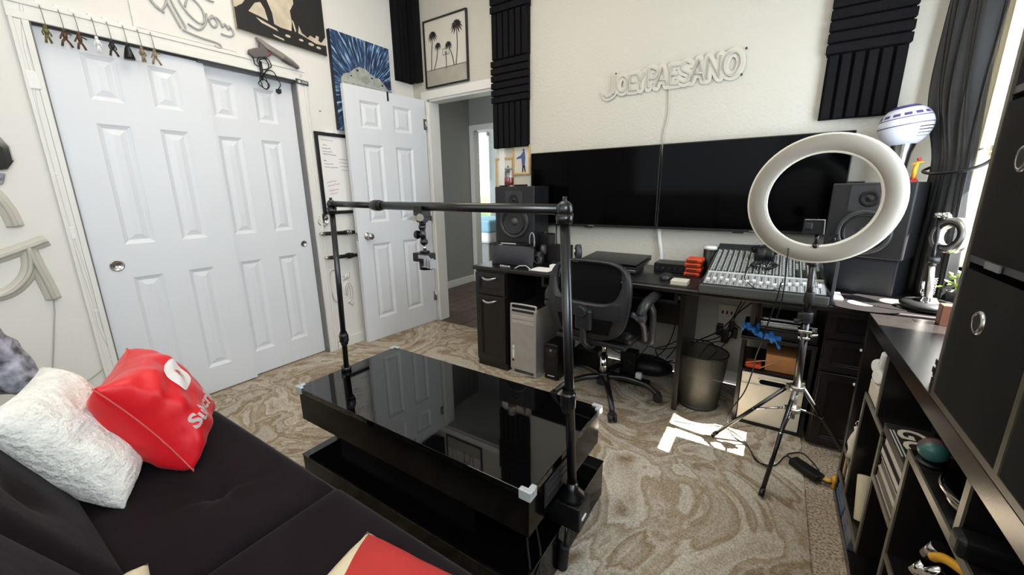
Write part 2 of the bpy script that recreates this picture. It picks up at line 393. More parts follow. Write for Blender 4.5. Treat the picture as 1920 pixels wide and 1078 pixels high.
# window
w = MB()
for a in ((WY0, WY0 + .04, WZ0, WZ1), (WY1 - .04, WY1, WZ0, WZ1), (WY0, WY1, WZ0, WZ0 + .045), (WY0, WY1, WZ1 - .045, WZ1)):
    w.box(XR + .07, XR + .11, a[0], a[1], a[2], a[3])
win = ST('window_1', w, M['trim'])
P('pane', MB().box(XR + .085, XR + .09, WY0 + .03, WY1 - .03, WZ0 + .03, WZ1 - .03), M['glass'], win)
P('window_sill', MB().box(XR - .015, XR + .10, WY0 - .03, WY1 + .02, WZ0 - .03, WZ0), M['trim'], win, bevel=.004)
# door casing + closet casing
def casing_far(name, xa, xb, z0, z1):
    m = MB(); n = (xb - xa) > (z1 - z0)
    for k, (o, t) in enumerate(((0, .012), (.012, .018), (.04, .014))):
        m.box(xa + (0 if n else o), xb - (0 if n else 0), YF - t, YF, z0 + (0), z1 - (o if n else 0))
    return ST(name, m, M['trim'], bevel=.002)
casing_far('trim_1', DX0 - .065, DX1 + .065, DZ + .005, DZ + .075)
casing_far('trim_2', DX0 - .065, DX0 - .002, 0, DZ + .005)
casing_far('trim_3', DX1 + .002, DX1 + .065, 0, DZ + .005)
m = MB().box(DX0 - .002, DX0 + .018, YF, YF + .12, 0, DZ).box(DX1 - .018, DX1, YF, YF + .12, 0, DZ).box(DX0, DX1, YF, YF + .12, DZ - .012, DZ + .01)
m.box(DX1 - .03, DX1 - .018, YF + .05, YF + .09, 0, DZ); ST('trim_4', m, M['trim'])
# closet casing: stepped profile
m = MB()
m.box(XL, XL + .018, .43, 1.752, 2.062, 2.083).box(XL, XL + .012, .43, 1.752, 2.030, 2.062).box(XL, XL + .017, .43, 1.752, 2.0, 2.030)
ST('trim_5', m, M['trim'], bevel=.002)
m = MB()
m.box(XL, XL + .018, 1.735, 1.752, 0, 2.0).box(XL, XL + .012, 1.715, 1.735, 0, 2.0).box(XL, XL + .016, 1.69, 1.715, 0, 2.0)
ST('trim_6', m, M['trim'], bevel=.002)
m = MB()
m.box(XL, XL + .018, .432, .446, 0, 2.0).box(XL, XL + .012, .446, .47, 0, 2.0).box(XL, XL + .016, .47, .492, 0, 2.0)
ST('trim_7', m, M['trim'], bevel=.002)
m = MB().box(XL - .11, XL - .002, .49, 1.69, 1.992, 2.012); tr = ST('trim_8', m, M['trim'])
P('door_track', MB().box(XL - .035, XL + .004, 1.12, 1.685, 1.985, 2.002), M['dark_grey'], tr)
P('track_gap_shade', MB().box(XL - .04, XL - .0, .50, 1.12, 1.99, 2.003), M['black_plastic'], tr)  # black strip put in for the shade in the gap over the door
m = MB().box(XL - .11, XL, 1.684, 1.69, 0, 2.0); m.box(XL - .11, XL - .0, .49, .50, 0, 2.0); ST('trim_9', m, M['grey'])  # closet jamb faces; the grey colour stands in for a shadow line

# six-panel door in local coords: x 0..w along width, z up, front face at y=0 facing -y, back at y=t
def door_leaf(name, w, h, t, m4, cols, rows, both=False):
    root = bpy.data.objects.new(name, None); C.objects.link(root); root['kind'] = 'structure'; root.matrix_world = m4
    root.location = m4.translation; root.rotation_euler = m4.to_euler()
    xs = [0] + [v for c in cols for v in c] + [w]; mb = MB()
    for i in range(0, len(xs), 2): mb.box(xs[i], xs[i + 1], 0, t, 0, h)
    zs = [0] + [v for r in rows for v in r] + [h]
    for c in cols:
        for i in range(0, len(zs), 2): mb.box(c[0], c[1], 0, t, zs[i], zs[i + 1])
    P('door_frame', mb, M['door'], root, local=True)
    for c in cols:
        for r in rows:
            x0, x1 = c; z0, z1 = r; p = MB(); d = .011; e = .02; g = .05
            def q(o, y): return [(x0 + o, y, z0 + o), (x1 - o, y, z0 + o), (x1 - o, y, z1 - o), (x0 + o, y, z1 - o)]
            lv = [q(0, 0), q(.006, .004), q(e, d), q(e + .004, d), q(g, .0035), q(g, .0035)]
            vs = [v for l in lv[:5] for v in l] + q(0, t - .004)
            fs = []
            for k in range(4):
                for j in range(4): fs.append((k * 4 + j, k * 4 + (j + 1) % 4, (k + 1) * 4 + (j + 1) % 4, (k + 1) * 4 + j))
            fs.append((16, 17, 18, 19)); fs.append((20, 23, 22, 21))
            for j in range(4): fs.append((j, 20 + j, 20 + (j + 1) % 4, (j + 1) % 4))
            p.add(vs, fs); P('door_panel', p, M['door'], root, local=True)
    return root
rows = [(.165, .80), (.98, 1.585), (1.695, 1.905)]
# closet doors: local x -> +y world, front faces +x
def LWm(x, y, z): return Matrix(((0, -1, 0, x), (1, 0, 0, y), (0, 0, 1, z), (0, 0, 0, 1)))
d1 = door_leaf('door_1', .66, 1.985, .035, LWm(-2.915, .492, .012), [(.145, .275), (.395, .525)], rows)
d2 = door_leaf('door_2', .597, 1.985, .035, LWm(-2.885, 1.085, .012), [(.095, .228), (.345, .475)], rows)
d1.location.x = -2.885; d2.location.x = -2.925
# finger pulls
def pull(root, wx, wy, wz, r):
    mm = Matrix.Translation((wx, wy, wz)) @ Matrix.Rotation(R_(90), 4, 'Y')
    P('finger_pull', MB().lathe([(0, .001), (r * .72, .001), (r * .8, .005), (r, .004), (r, -.002)], mm, 28), M['steel'], root)
pull(d1, -2.885, .586, .885, .03); pull(d2, -2.925, 1.622, .883, .023)
# room door swung open against the left wall
ax = Vector((-2.705, 2.745, 0)); fx = Vector((-2.765, 1.982, 0)); dd = (ax - fx).normalized()
# local x from the free edge to the hinge; front normal (-y local) must face +x world
m4 = Matrix(((dd.x, -dd.y, 0, fx.x), (dd.y, dd.x, 0, fx.y), (0, 0, 1, .012), (0, 0, 0, 1)))
d3 = door_leaf('door_3', .765, 2.02, .036, m4, [(.12, .30), (.425, .605)], [(.185, .825), (1.0, 1.605), (1.725, 1.925)])
def dm(x, y, z): return m4 @ Vector((x, y, z))
kn = P('door_knob', MB().lathe([(0, .066), (.018, .065), (.027, .055), (.028, .045), (.022, .034), (.011, .028), (.010, .012), (.030, .008), (.032, 0)], m4 @ Matrix.Translation((.082, 0, .892)) @ Matrix.Rotation(R_(90), 4, 'X')), M['steel'], d3)
P('latch', MB().box(-.002, .001, .006, .03, .86, .925, m4), M['steel'], d3)
for z in (.25, 1.02, 1.82):
    P('hinge', MB().cyl(dm(.768, -.006, z - .045), dm(.768, -.006, z + .045), .006).box(.74, .768, -.002, .002, z - .045, z + .045, m4), M['steel'], d3)
T1('door_hook', 'small black over-door hook on the top edge of the open white door', 'hook', MB().box(.375, .39, -.004, .0, 1.955, 2.024, m4).box(.375, .39, -.004, .044, 2.021, 2.025, m4).box(.375, .39, .040, .044, 1.99, 2.024, m4), M['black_satin'], org=dm(.38, 0, 2.03))

# ------------------------------------------------------------------ hall beyond the doorway
hx0, hx1 = -5.2, -1.65
ST('wall_hall_left', MB().box(-3.64, -3.54, YF + .12, 4.5, 0, 2.6), M['hall_wall'])
ST('baseboard_hall', MB().box(-3.54, -3.525, YF + .12, 4.38, 0, .095), M['trim'], bevel=.003)
fl = ST('floor_hall', MB().box(hx0, hx1, YF - .03, 6.3, -.06, -.008), M['plank'])
for i in range(22):          # planks run along the hallway
    x0 = -3.54 + i * .125
    if x0 > -1.8: break
    y = YF - .02 + (i * .37) % .9
    ys = [YF - .02] + [y + j * 1.1 for j in range(1, 3) if y + j * 1.1 < 4.5] + [4.9]
    for a, c in zip(ys[:-1], ys[1:]):
        P('plank', MB().box(x0 + .002, x0 + .123, a + .002, c - .002, -.02, -.001 - rnd.random() * .0015), M['plank'], fl, bevel=.0015, seg=1)
ST('wall_hall_far', MB().box(-3.54, -3.49, 4.4, 4.5, 0, 2.6).box(-3.49, -2.7, 4.4, 4.5, 2.06, 2.6).box(-2.70, -1.65, 4.4, 4.5, 0, 2.6), M['hall_wall'])
ST('trim_10', MB().box(-3.535, -3.465, 4.38, 4.4, 0, 2.03).box(-3.49, -3.465, 4.4, 4.5, 0, 2.03), M['trim'], bevel=.003)
ST('trim_11', MB().box(-3.535, -2.65, 4.38, 4.4, 2.03, 2.10), M['trim'], bevel=.003)
ST('ceiling_hall', MB().box(hx0, hx1, YF + .12, 6.4, 2.6, 2.65), M['ceil'])
ST('wall_hall_right', MB().box(-1.65, -1.55, YF + .12, 6.4, 0, 2.6), M['hall_wall'])
wx0, wx1 = -5.1, -4.55
b = MB().box(hx0, wx0, 6.2, 6.3, 0, 2.6).box(wx1, hx1, 6.2, 6.3, 0, 2.6).box(wx0, wx1, 6.2, 6.3, 0, .75).box(wx0, wx1, 6.2, 6.3, 2.3, 2.6)
ST('wall_far_bedroom', b, M['hall_wall'])
w2 = ST('window_2', MB().box(wx0, wx0 + .04, 6.20, 6.26, .75, 2.3).box(wx1 - .04, wx1, 6.20, 6.26, .75, 2.3).box(wx0, wx1, 6.20, 6.26, .75, .80).box(wx0, wx1, 6.20, 6.26, 2.25, 2.3).box(wx0, wx1, 6.22, 6.25, 1.36, 1.40), M['trim'])
P('pane', MB().box(wx0 + .03, wx1 - .03, 6.235, 6.24, .80, 2.25), M['glass'], w2)
bl = T('window_blind', 'white slatted blind half lowered in the far bedroom window', 'blind', ((wx0 + wx1) / 2, 6.15, 2.28))
P('head_rail', MB().box(wx0, wx1, 6.13, 6.18, 2.24, 2.30), M['blind'], bl)
proto = None
for i in range(17):
    z = 2.22 - i * .046
    if proto is None:
        proto = P('slat', MB().box(-.31, .31, -.02, .02, -.0015, .0015, Matrix.Rotation(R_(35), 4, 'X')), M['blind'], bl, local=True); s_ = proto
    else:
        s_ = proto.copy(); C.objects.link(s_); s_.parent = bl
    s_.location = (0, 0, z - 2.28)
ST('ground', MB().box(-8, -3, 6.35, 9, -.1, 0), M['leaf'])
T1('shrub', 'green shrub outside the far bedroom window', 'shrub', MB().sph((-5.0, 7.2, .68), (.7, .3, .69), 14), M['leaf'], org=(-5.0, 7.2, .5))
bd = T('bed', 'bed with pale blue cover in the far room beyond the hallway', 'bed', (-4.2, 5.5, 0))
P('mattress', MB().box(-5.0, -3.7, 5.0, 6.1, .45, .78), M['white'], bd, bevel=.05, seg=3)
P('bed_cover', MB().box(-5.02, -3.68, 4.98, 6.05, .62, .82), mat('pale_blue_cover', (150, 190, 208), .8), bd, bevel=.04, seg=3)
P('bed_base', MB().box(-4.95, -3.75, 5.05, 6.05, 0, .45), M['hall_wall'], bd, bevel=.02)

# rug over the carpet
T1('rug', 'large grey and brown swirl patterned rug covering most of the floor', 'rug', MB().box(XL + .005, .238, -.2, 2.745, .0, .009), M['rug'], org=(-1.3, 1.2, 0), bevel=.003)
# ================================================================== COFFEE TABLE AND OVERHEAD RIG
ct = T('coffee_table', 'long black high-gloss coffee table with two offset boxes in the middle of the room', 'table', (-1.07, 1.1, 0))
P('table_top', MB().box(-1.665, -.482, .808, 1.352, .398, .420), M['black_gloss'], ct, bevel=.002)
P('upper_box', MB().box(-1.66, -.487, .812, 1.348, .265, .398), M['black_side'], ct, bevel=.001)
P('core', MB().box(-1.45, -.72, .85, 1.31, .165, .266), M['black_side'], ct)
P('lower_box', MB().box(-1.56, -.47, .74, 1.372, .012, .165), M['black_side'], ct, bevel=.002)
P('lower_top', MB().box(-1.562, -.468, .738, 1.374, .1655, .170), M['black_gloss'], ct)
P('drawer_panel', MB().box(-.4865, -.482, .90, 1.06, .30, .385).box(-.484, -.479, .91, 1.05, .335, .340).box(-.484, -.479, .91, 1.05, .36, .363), M['charcoal'], ct, bevel=.001)
for x, y in ((-1.665, .808), (-1.665, 1.352), (-.482, 1.352), (-.482, .808)):
    sx = 1 if x < -1 else -1; sy = 1 if y < 1 else -1; q = MB()
    q.box(min(x - sx * .006, x + sx * .034), max(x - sx * .006, x + sx * .034), min(y - sy * .006, y + sy * .012), max(y - sy * .006, y + sy * .012), .395, .427)
    q.box(min(x - sx * .006, x + sx * .012), max(x - sx * .006, x + sx * .012), min(y + sy * .012, y + sy * .034), max(y + sy * .012, y + sy * .034), .395, .427)
    P('corner_protector', q, M['protector'], ct, bevel=.003)

P('power_cord', MB().tube(crom([(-.50, .822, .27), (-.492, .815, .22), (-.475, .80, .16), (-.462, .78, .08), (-.46, .76, .012)], 6), .003), M['charcoal'], ct)
P('power_cord', MB().tube(crom([(-.50, .87, .27), (-.49, .87, .22), (-.475, .86, .174), (-.462, .83, .12), (-.458, .80, .02)], 6), .003), M['charcoal'], ct)
rig = T('overhead_camera_rig', 'black steel overhead frame with two posts clamped on the glossy coffee table', 'camera rig', (-1.05, 1.03, .42))
zt = 1.188
P('post', MB().cyl((-1.63, 1.03, .42), (-1.60, 1.03, zt - .01), .0118).cyl((-1.631, 1.03, .44), (-1.632, 1.03, .42), .022), M['black_satin'], rig)
P('post', MB().cyl((-.452, 1.03, .288), (-.498, 1.03, zt - .01), .0148), M['black_satin'], rig)
P('collar', MB().lathe([(.016, -.03), (.017, -.019), (.021, -.017), (.021, .017), (.017, .019), (.016, .03)], Matrix.Translation((-1.6225, 1.03, .584))), M['black_satin'], rig, bevel=.003)
P('collar', MB().lathe([(.019, -.04), (.020, -.026), (.024, -.024), (.024, .024), (.020, .026), (.019, .04)], Matrix.Translation((-.4735, 1.03, .605))), M['black_satin'], rig, bevel=.003)
P('cross_bar', MB().cyl((-1.60, 1.03, zt + .01), (-1.29, 1.03, zt + .006), .0125).cyl((-1.30, 1.03, zt + .006), (-.50, 1.03, zt), .0150), M['black_satin'], rig)
P('bar_collar', MB().cyl((-1.315, 1.03, zt + .006), (-1.285, 1.03, zt + .006), .021).cyl((-1.33, 1.03, zt + .006), (-1.27, 1.03, zt + .006), .018), M['black_satin'], rig, bevel=.002)
for x, r, zz in ((-1.60, .019, zt + .008), (-.498, .024, zt)):
    P('corner_joint', MB().sph((x, 1.03, zz), (r, r, r * 1.05)).cyl((x, 1.03, zz), (x, 1.03, zz + r * 1.5), .006).cyl((x, 1.03, zz - .04), (x, 1.03, zz - .012), r * .95, r * 1.08), M['black_satin'], rig)
P('post_flange', MB().lathe([(0, .055), (.018, .055), (.02, .03), (.040, .012), (.042, 0), (0, 0)], Matrix.Translation((-.452, 1.03, .262))), M['black_satin'], rig)
P('clamp_box', MB().box(-.515, -.405, .985, 1.075, .175, .262), M['black_plastic'], rig, bevel=.004)
P('clamp_lever', MB().box(-.404, -.400, 1.0, 1.03, .215, .222), M['white'], rig)
P('foot_rod', MB().cyl((-.452, .995, .175), (-.455, .99, .06), .006), M['black_satin'], rig)
P('foot', MB().cyl((-.455, .99, .10), (-.462, .985, .012), .016, .019), M['caster'], rig, bevel=.003)
# camera clamp and camera hanging from the bar
cm = T('action_camera', 'small black camera hanging from a chrome ball clamp under the black bar', 'camera', (-1.06, 1.03, 1.17))
P('clamp', MB().cyl((-1.075, 1.03, 1.16), (-1.045, 1.03, 1.16), .026).cb((-1.06, 1.03, 1.175), (.04, .045, .04)).cyl((-1.06, 1.03, 1.147), (-1.06, 1.03, 1.125), .012), M['black_satin'], cm, bevel=.002)
P('clamp_jaw', MB().cyl((-1.045, 1.005, 1.155), (-1.037, .998, 1.155), .013).cyl((-1.068, 1.00, 1.152), (-1.062, .995, 1.152), .010).tube([(-1.11, 1.01, 1.148), (-1.09, 1.005, 1.152), (-1.065, 1.0, 1.153)], .005), M['chrome'], cm)
P('ball_joint', MB().sph((-1.063, 1.03, 1.118), .013).cyl((-1.063, 1.03, 1.118), (-1.060, 1.03, 1.068), .010).sph((-1.058, 1.03, 1.066), .014), M['black_satin'], cm)
P('arm_knob', MB().cyl((-1.083, 1.02, 1.092), (-1.075, 1.02, 1.092), .015).cyl((-1.075, 1.02, 1.092), (-1.06, 1.025, 1.092), .005), M['black_plastic'], cm)
P('mount_stud', MB().cyl((-1.057, 1.03, 1.052), (-1.057, 1.03, 1.036), .006), M['chrome'], cm)
P('camera_body', MB().cb((-1.057, 1.03, 1.030), (.026, .03, .008)).cb((-1.062, 1.03, 1.010), (.075, .045, .032)).cb((-1.045, 1.03, .992), (.05, .04, .03)), M['black_plastic'], cm, bevel=.004)
P('lens', MB().cyl((-1.053, 1.03, .992), (-1.053, 1.03, .966), .0255, .0245), M['black_plastic'], cm)
P('bracket', MB().cb((-1.035, 1.0, 1.016), (.05, .004, .012)).cb((-1.018, 1.0, .998), (.003, .03, .032)).cb((-1.002, 1.0, .996), (.003, .03, .032)).cb((-.99, 1.0, .994), (.003, .03, .03)).cb((-1.008, 1.0, .984), (.04, .03, .003)), M['mid_grey'], cm)

# ================================================================== SOFA
so = T('sofa', 'black velvet sofa bed with tufted split seat in the near left corner', 'sofa', (-1.0, .2, 0))
def cushion(name, x0, x1, y0, y1, z0, z1, tufts, r=.05):
    mb = MB(); nu, nv = 64, 44
    def top(u, v):
        x = x0 + (x1 - x0) * u; y = y0 + (y1 - y0) * v
        e = min(u * (x1 - x0), (1 - u) * (x1 - x0), v * (y1 - y0), (1 - v) * (y1 - y0))
        z = z1 - (r - math.sqrt(max(0, r * r - max(0, r - e) ** 2))) * .8
        z += .012 * math.sin(pi * u) * math.sin(pi * v)
        for tx, ty in tufts: d2 = (x - tx) ** 2 + (y - ty) ** 2; z -= .030 * math.exp(-d2 / .0012) + .014 * math.exp(-d2 / .012) * (1 + .35 * math.sin(7 * math.atan2(y - ty, x - tx + 1e-6)))
        return Vector((x, y, z))
    mb.grid(top, nu, nv)
    # skirt
    rim = [top(i / nu, 0) for i in range(nu + 1)] + [top(1, j / nv) for j in range(1, nv + 1)] + [top(1 - i / nu, 1) for i in range(1, nu + 1)] + [top(0, 1 - j / nv) for j in range(1, nv)]
    n = len(rim); mb.add(rim + [Vector((p.x, p.y, z0)) for p in rim], [(i, (i + 1) % n, n + (i + 1) % n, n + i) for i in range(n)] + [tuple(range(n, 2 * n))], True)
    o = P(name, mb, M['velvet'], so)
    pts = [Vector((p.x, p.y, p.z + .001)) for p in rim]
    P('piping', MB().tube(pts, .0055, 6, closed=True), M['piping'], o)
    return o
cushion('seat_cushion', -1.77, -.970, -.18, .535, .24, .443, [(-1.22, .335), (-1.62, .30)])
cushion('seat_cushion', -.962, -.02, -.18, .540, .24, .443, [(-.65, .20), (-.3, .3)])
P('seat_frame', MB().box(-1.76, -.03, -.15, .50, .13, .245), M['piping'], so, bevel=.01)
for x in (-1.70, -.10):
    for y in (-.10, .44): P('leg', MB().cyl((x, y, .13), (x, y, .009), .022, .016), M['black_satin'], so)
def backcush(x0, x1):
    th = R_(24); mb = MB(); L_ = .42
    def f(side):
        def g(u, v):
            e = min(u * (x1 - x0), (1 - u) * (x1 - x0), v * L_, (1 - v) * L_); r = .055
            t = .07 - (r - math.sqrt(max(0, r * r - max(0, r - e) ** 2)))
            x = x0 + (x1 - x0) * u; s = v * L_
            for tu, tv in ((.3, .55), (.72, .55)): t -= .022 * math.exp(-(((u - tu) * (x1 - x0)) ** 2 + ((v - tv) * L_) ** 2) / .003)
            t *= side
            return Vector((x, .062 - s * math.sin(th) + t * math.cos(th), .42 + s * math.cos(th) + t * math.sin(th)))
        return g
    mb.grid(f(1), 30, 18).grid(f(-1), 30, 18)
    rim = lambda g: [g(i / 30, 0) for i in range(31)] + [g(1, j / 18) for j in range(1, 19)] + [g(1 - i / 30, 1) for i in range(1, 31)] + [g(0, 1 - j / 18) for j in range(1, 18)]
    a, b_ = rim(f(1)), rim(f(-1)); n = len(a); mb.add(a + b_, [(i, (i + 1) % n, n + (i + 1) % n, n + i) for i in range(n)], True)
    return P('back_cushion', mb, M['velvet'], so)
backcush(-1.77, -.972); backcush(-.958, -.02)

# ================================================================== PILLOWS
def pillow_fn(w, h, t, sag=.10, wr=0, seed=1):
    r = random.Random(seed); ph = [r.uniform(0, 6) for _ in range(8)]
    def f(side):
        def g(u, v):
            a, b_ = 2 * u - 1, 2 * v - 1
            x = a * w / 2 * (1 - sag * (1 - b_ * b_) * abs(a) ** 3); z = b_ * h / 2 * (1 - sag * (1 - a * a) * abs(b_) ** 3)
            q = max(0, (1 - a ** 4) * (1 - b_ ** 4)) ** .55
            y = side * t / 2 * q
            y += side * wr * q * (math.sin(9 * a + 5 * b_ + ph[0]) + .7 * math.sin(13 * b_ - 7 * a + ph[1]) + .5 * math.sin(21 * a * b_ + ph[2])) * (.4 + .6 * max(abs(a), abs(b_)))
            return Vector((x, y, z))
        return g
    return f
def pillow(name, label, m, w, h, t, loc, rot, sag=.1, wr=.004, seed=1, group=None, seam=None, fuzz=False, cat='pillow'):
    root = T(name, label, cat, loc, rot=rot)
    fn = pillow_fn(w, h, t, sag, wr, seed); mb = MB()
    mb.grid(fn(-1), 34, 34).grid(fn(1), 34, 34)
    o = P('cover', mb, m, root, local=True)
    # weld the seam
    bm = bmesh.new(); bm.from_mesh(o.data); bmesh.ops.remove_doubles(bm, verts=bm.verts, dist=1e-4); bmesh.ops.recalc_face_normals(bm, faces=bm.faces); bm.to_mesh(o.data); bm.free()
    for p in o.data.polygons: p.use_smooth = True
    if seam:
        g = fn(1); rim = [g(i / 40, 0) for i in range(41)] + [g(1, j / 40) for j in range(1, 41)] + [g(1 - i / 40, 1) for i in range(1, 41)] + [g(0, 1 - j / 40) for j in range(1, 40)]
        P('seam', MB().tube(rim, .0022, 5, closed=True), seam, root, local=True)
    return root, fn
def on_pillow(fn, w, h, side, lift=.0015):
    def xf(q):   # q.x,q.y in pillow plane metres
        u = q.x / w + .5; v = q.y / h + .5
        g = fn(side)(min(1, max(0, u)), min(1, max(0, v)))
        return Vector((g.x, g.y + side * (lift + q.z), g.z))
    return xf
RED_LOC, RED_X, RED_Z = (-1.53, .325, .606), (-.914, .406, -.009), (-.191, -.41, .892)
FUR_LOC, FUR_X, FUR_Z = (-1.515, .155, .610), (-.914, .406, -.009), (-.24, -.43, .86)
CR_LOC, CR_X, CR_Z = (-.455, .285, .503), (1, .12, 0), (-.1, 1, .05)
def rot_axes(ux, uz):
    """euler whose local x axis = ux and local z axis ~ uz"""
    x = Vector(ux).normalized(); z = Vector(uz); z = (z - x * z.dot(x)).normalized(); y = z.cross(x)
    return Matrix(((x.x, y.x, z.x), (x.y, y.y, z.y), (x.z, y.z, z.z))).to_euler()
# red print pillow: local -y face carries the print
RW = .345
rp, rfn = pillow('throw_pillow', 'bright red square pillow with white Subscribe print leaning at the far end of the sofa', M['red_cloth'], RW, RW, .19,
                 RED_LOC, rot_axes(RED_X, RED_Z), .14, .0055, 3, seam=mat('pale_red_seam', (214, 90, 86), .6))
def drape_poly(poly, side, m, name, parent, fn, w, h, lift=.0018, sub=5):
    # subdivide the polygon as a fine triangulated patch draped on the pillow face
    bm = bmesh.new(); vs = [bm.verts.new((x, z, 0)) for x, z in poly]; f = bm.faces.new(vs)
    bmesh.ops.triangulate(bm, faces=bm.faces)
    for _ in range(sub - 1): bmesh.ops.subdivide_edges(bm, edges=[e for e in bm.edges if e.calc_length() > .012], cuts=1); bmesh.ops.triangulate(bm, faces=bm.faces)
    xf = on_pillow(fn, w, h, side, lift)
    for v in bm.verts: v.co = xf(Vector((v.co.x, v.co.y, 0)))
    me = bpy.data.meshes.new(name); bm.to_mesh(me); bm.free(); me.materials.append(m)
    o = bpy.data.objects.new(name, me); C.objects.link(o); o.parent = parent; return o
def frame_poly(s): return s
# rounded play badge with a triangular hole (built as four-sided ring pieces) 
ico = rrect(-.062, .070, .008, .098, .022, 4)
drape_poly(ico, -1, M['white_print'], 'play_badge', rp, rfn, RW, RW, .0022)
drape_poly([(-.014, .074), (.032, .053), (-.014, .032)], -1, M['red_cloth'], 'play_triangle', rp, rfn, RW, RW, .0060)
xf = on_pillow(rfn, RW, RW, -1, .0022)
text('print', 'Subscribe', .062, None, M['white_print'], None, ext=.0004, off=.0022, xform=lambda q: xf(Vector((q.x - .140, q.y - .085, 0)))).parent = rp
xb = on_pillow(rfn, RW, RW, 1, .0022)
text('print', 'Subscribe', .062, None, M['white_print'], None, ext=.0004, off=.0022, xform=lambda q: xb(Vector((-(q.x - .140), q.y - .085, 0)))).parent = rp
# fluffy white pillow
fp, ffn = pillow('fluffy_pillow', 'large fluffy white fur pillow leaning on the sofa back beside the red pillow', M['fur'], .34, .37, .14, FUR_LOC, rot_axes(FUR_X, FUR_Z), .08, .003, 5)
fo = fp.children[0]
ps = fo.modifiers.new('fur', 'PARTICLE_SYSTEM').particle_system.settings
ps.type = 'HAIR'; ps.count = 14000; ps.hair_length = .019; ps.child_type = 'INTERPOLATED'; ps.rendered_child_count = 8; ps.child_percent = 0
ps.brownian_factor = .006; ps.root_radius = .35; ps.tip_radius = .1; ps.radius_scale = .0016; ps.roughness_2 = .01; ps.clump_factor = .4
# speckled cloth behind the white pillow
pillow('speckled_cushion', 'grey cushion with small black flecks at the left end of the sofa back', M['spot_cloth'], .34, .26, .10, (-1.90, .06, .79), rot_axes((1, .2, 0), (0, -.3, 1)), .1, .006, 9)
# christmas-red cushion in the foreground with cream border
cp, cfn = pillow('red_cream_cushion', 'dull red cushion with cream edge at the front of the sofa seat', M['cream_cloth'], .40, .34, .10, CR_LOC, rot_axes(CR_X, CR_Z), .06, .002, 4)
drape_poly([(-.185, .160), (.19, .160), (.19, -.16), (-.03, -.16)], -1, M['red_dull'], 'red_panel', cp, cfn, .40, .34, .0012, 6)
pillow('cream_cushion', 'cream cushion edge lying on the sofa seat near the back', M['cream_cloth'], .24, .20, .07, (-.90, .03, .485), rot_axes((1, -.1, 0), (.1, 1, .1)), .06, .002, 6)
# ================================================================== LEFT WALL ITEMS (local x -> +y, z up, -y local faces the room)
def lw_prism(mb, poly, x0, t):   # polygon in (y, z) world, front at x0+t
    return mb.prism(poly, t, Matrix(((0, 1, 0, x0), (1, 0, 0, 0), (0, 0, 1, 0), (0, 0, 0, 1))))
def lw_tube(mb, pts, x, r, n=6): return mb.tube([(x, y, z) for y, z in pts], r, n)
def S2(pts, k=6): return [(p.x, p.y) for p in crom([(a, b, 0) for a, b in pts], k)]
# toy figures on cords below white hooks above the closet
figs = [(.535, 'fig_olive', 'arms down'), (.592, 'fig_brown', 'wide'), (.640, 'fig_brown', 'lean'), (.700, 'white', 'thin'), (.752, 'fig_dark', 'stride'), (.810, 'black_plastic', 'cape'), (.866, 'fig_tan', 'thin'), (.918, 'fig_tan', 'wide')]
figlab = ['olive and cream toy figure, first from the left in the row over the closet', 'brown toy figure with spread arms, second from the left over the closet',
          'dark brown toy figure with one arm out, third from the left over the closet', 'thin white toy figure, fourth from the left in the row over the closet',
          'dark toy figure in a striding pose, fifth from the left over the closet', 'black toy figure in a wide cloak, sixth from the left over the closet',
          'thin tan toy figure beside the black cloaked one over the closet', 'pale tan toy figure at the right end of the row over the closet']
for i, (y, mk, pose) in enumerate(figs):
    x = XL + .026
    hk = T('wall_hook', 'small white hook with cord, ' + ['first', 'second', 'third', 'fourth', 'fifth', 'sixth', 'seventh', 'eighth'][i] + ' from the left above the closet', 'hook', (XL, y, 2.078), group='hooks above the closet')
    P('hook', MB().box(XL, XL + .006, y - .008, y + .008, 2.066, 2.094).tube([(XL + .004, y, 2.07), (XL + .02, y, 2.066), (XL + .026, y, 2.076)], .0022), M['white'], hk, bevel=.001)
    P('cord', MB().tube([(XL + .024, y, 2.070), (XL + .028, y + .002, 2.03), (x + .004, y + .003, 1.994)], .0016, 5), M['grey'], hk)
    f = T('toy_figure', figlab[i], 'toy figure', (x, y, 1.93), group='toy figures over the closet')
    mb = MB(); r_ = random.Random(i); s = 1.0
    zt_ = 1.992; hd = .0085
    mb2 = MB().sph((x + .004, y, zt_ - .008), (hd, hd * .8, hd * 1.15), 10)
    P('head', mb2, M[mk], f)
    mb.tube([(x + .004, y, zt_ - .016), (x + .004, y, zt_ - .028), (x + .004, y + .001, zt_ - .040)], lambda t: .010 - .003 * t, 8)
    if pose == 'cape':
        mb.lathe([(.004, 0), (.012, -.012), (.020, -.045), (.023, -.062), (0, -.062)], Matrix.Translation((x + .004, y, zt_ - .012)), 14)
    else:
        sp = {'wide': .016, 'stride': .014, 'lean': .012, 'thin': .005}.get(pose, .008)
        mb.tube([(x + .004, y, zt_ - .038), (x + .006, y - sp * .7, zt_ - .054), (x + .004, y - sp, zt_ - .074)], .0048, 6)
        mb.tube([(x + .004, y, zt_ - .038), (x + .006, y + sp * .7, zt_ - .056), (x + .004, y + sp * 1.2, zt_ - .073)], .0048, 6)
        ar = {'wide': (.022, -.020), 'stride': (.012, -.045), 'lean': (.024, -.026), 'thin': (.009, -.046)}.get(pose, (.013, -.045))
        mb.tube([(x + .004, y - .006, zt_ - .020), (x + .007, y - .013, zt_ - .032), (x + .006, y - ar[0] * .8, zt_ - .045)], .0034, 6)
        mb.tube([(x + .004, y + .006, zt_ - .020), (x + .007, y + .013, zt_ + ar[1] * .8), (x + .006, y + ar[0], zt_ + ar[1])], .0034, 6)
    P('body', mb, M[mk], f)

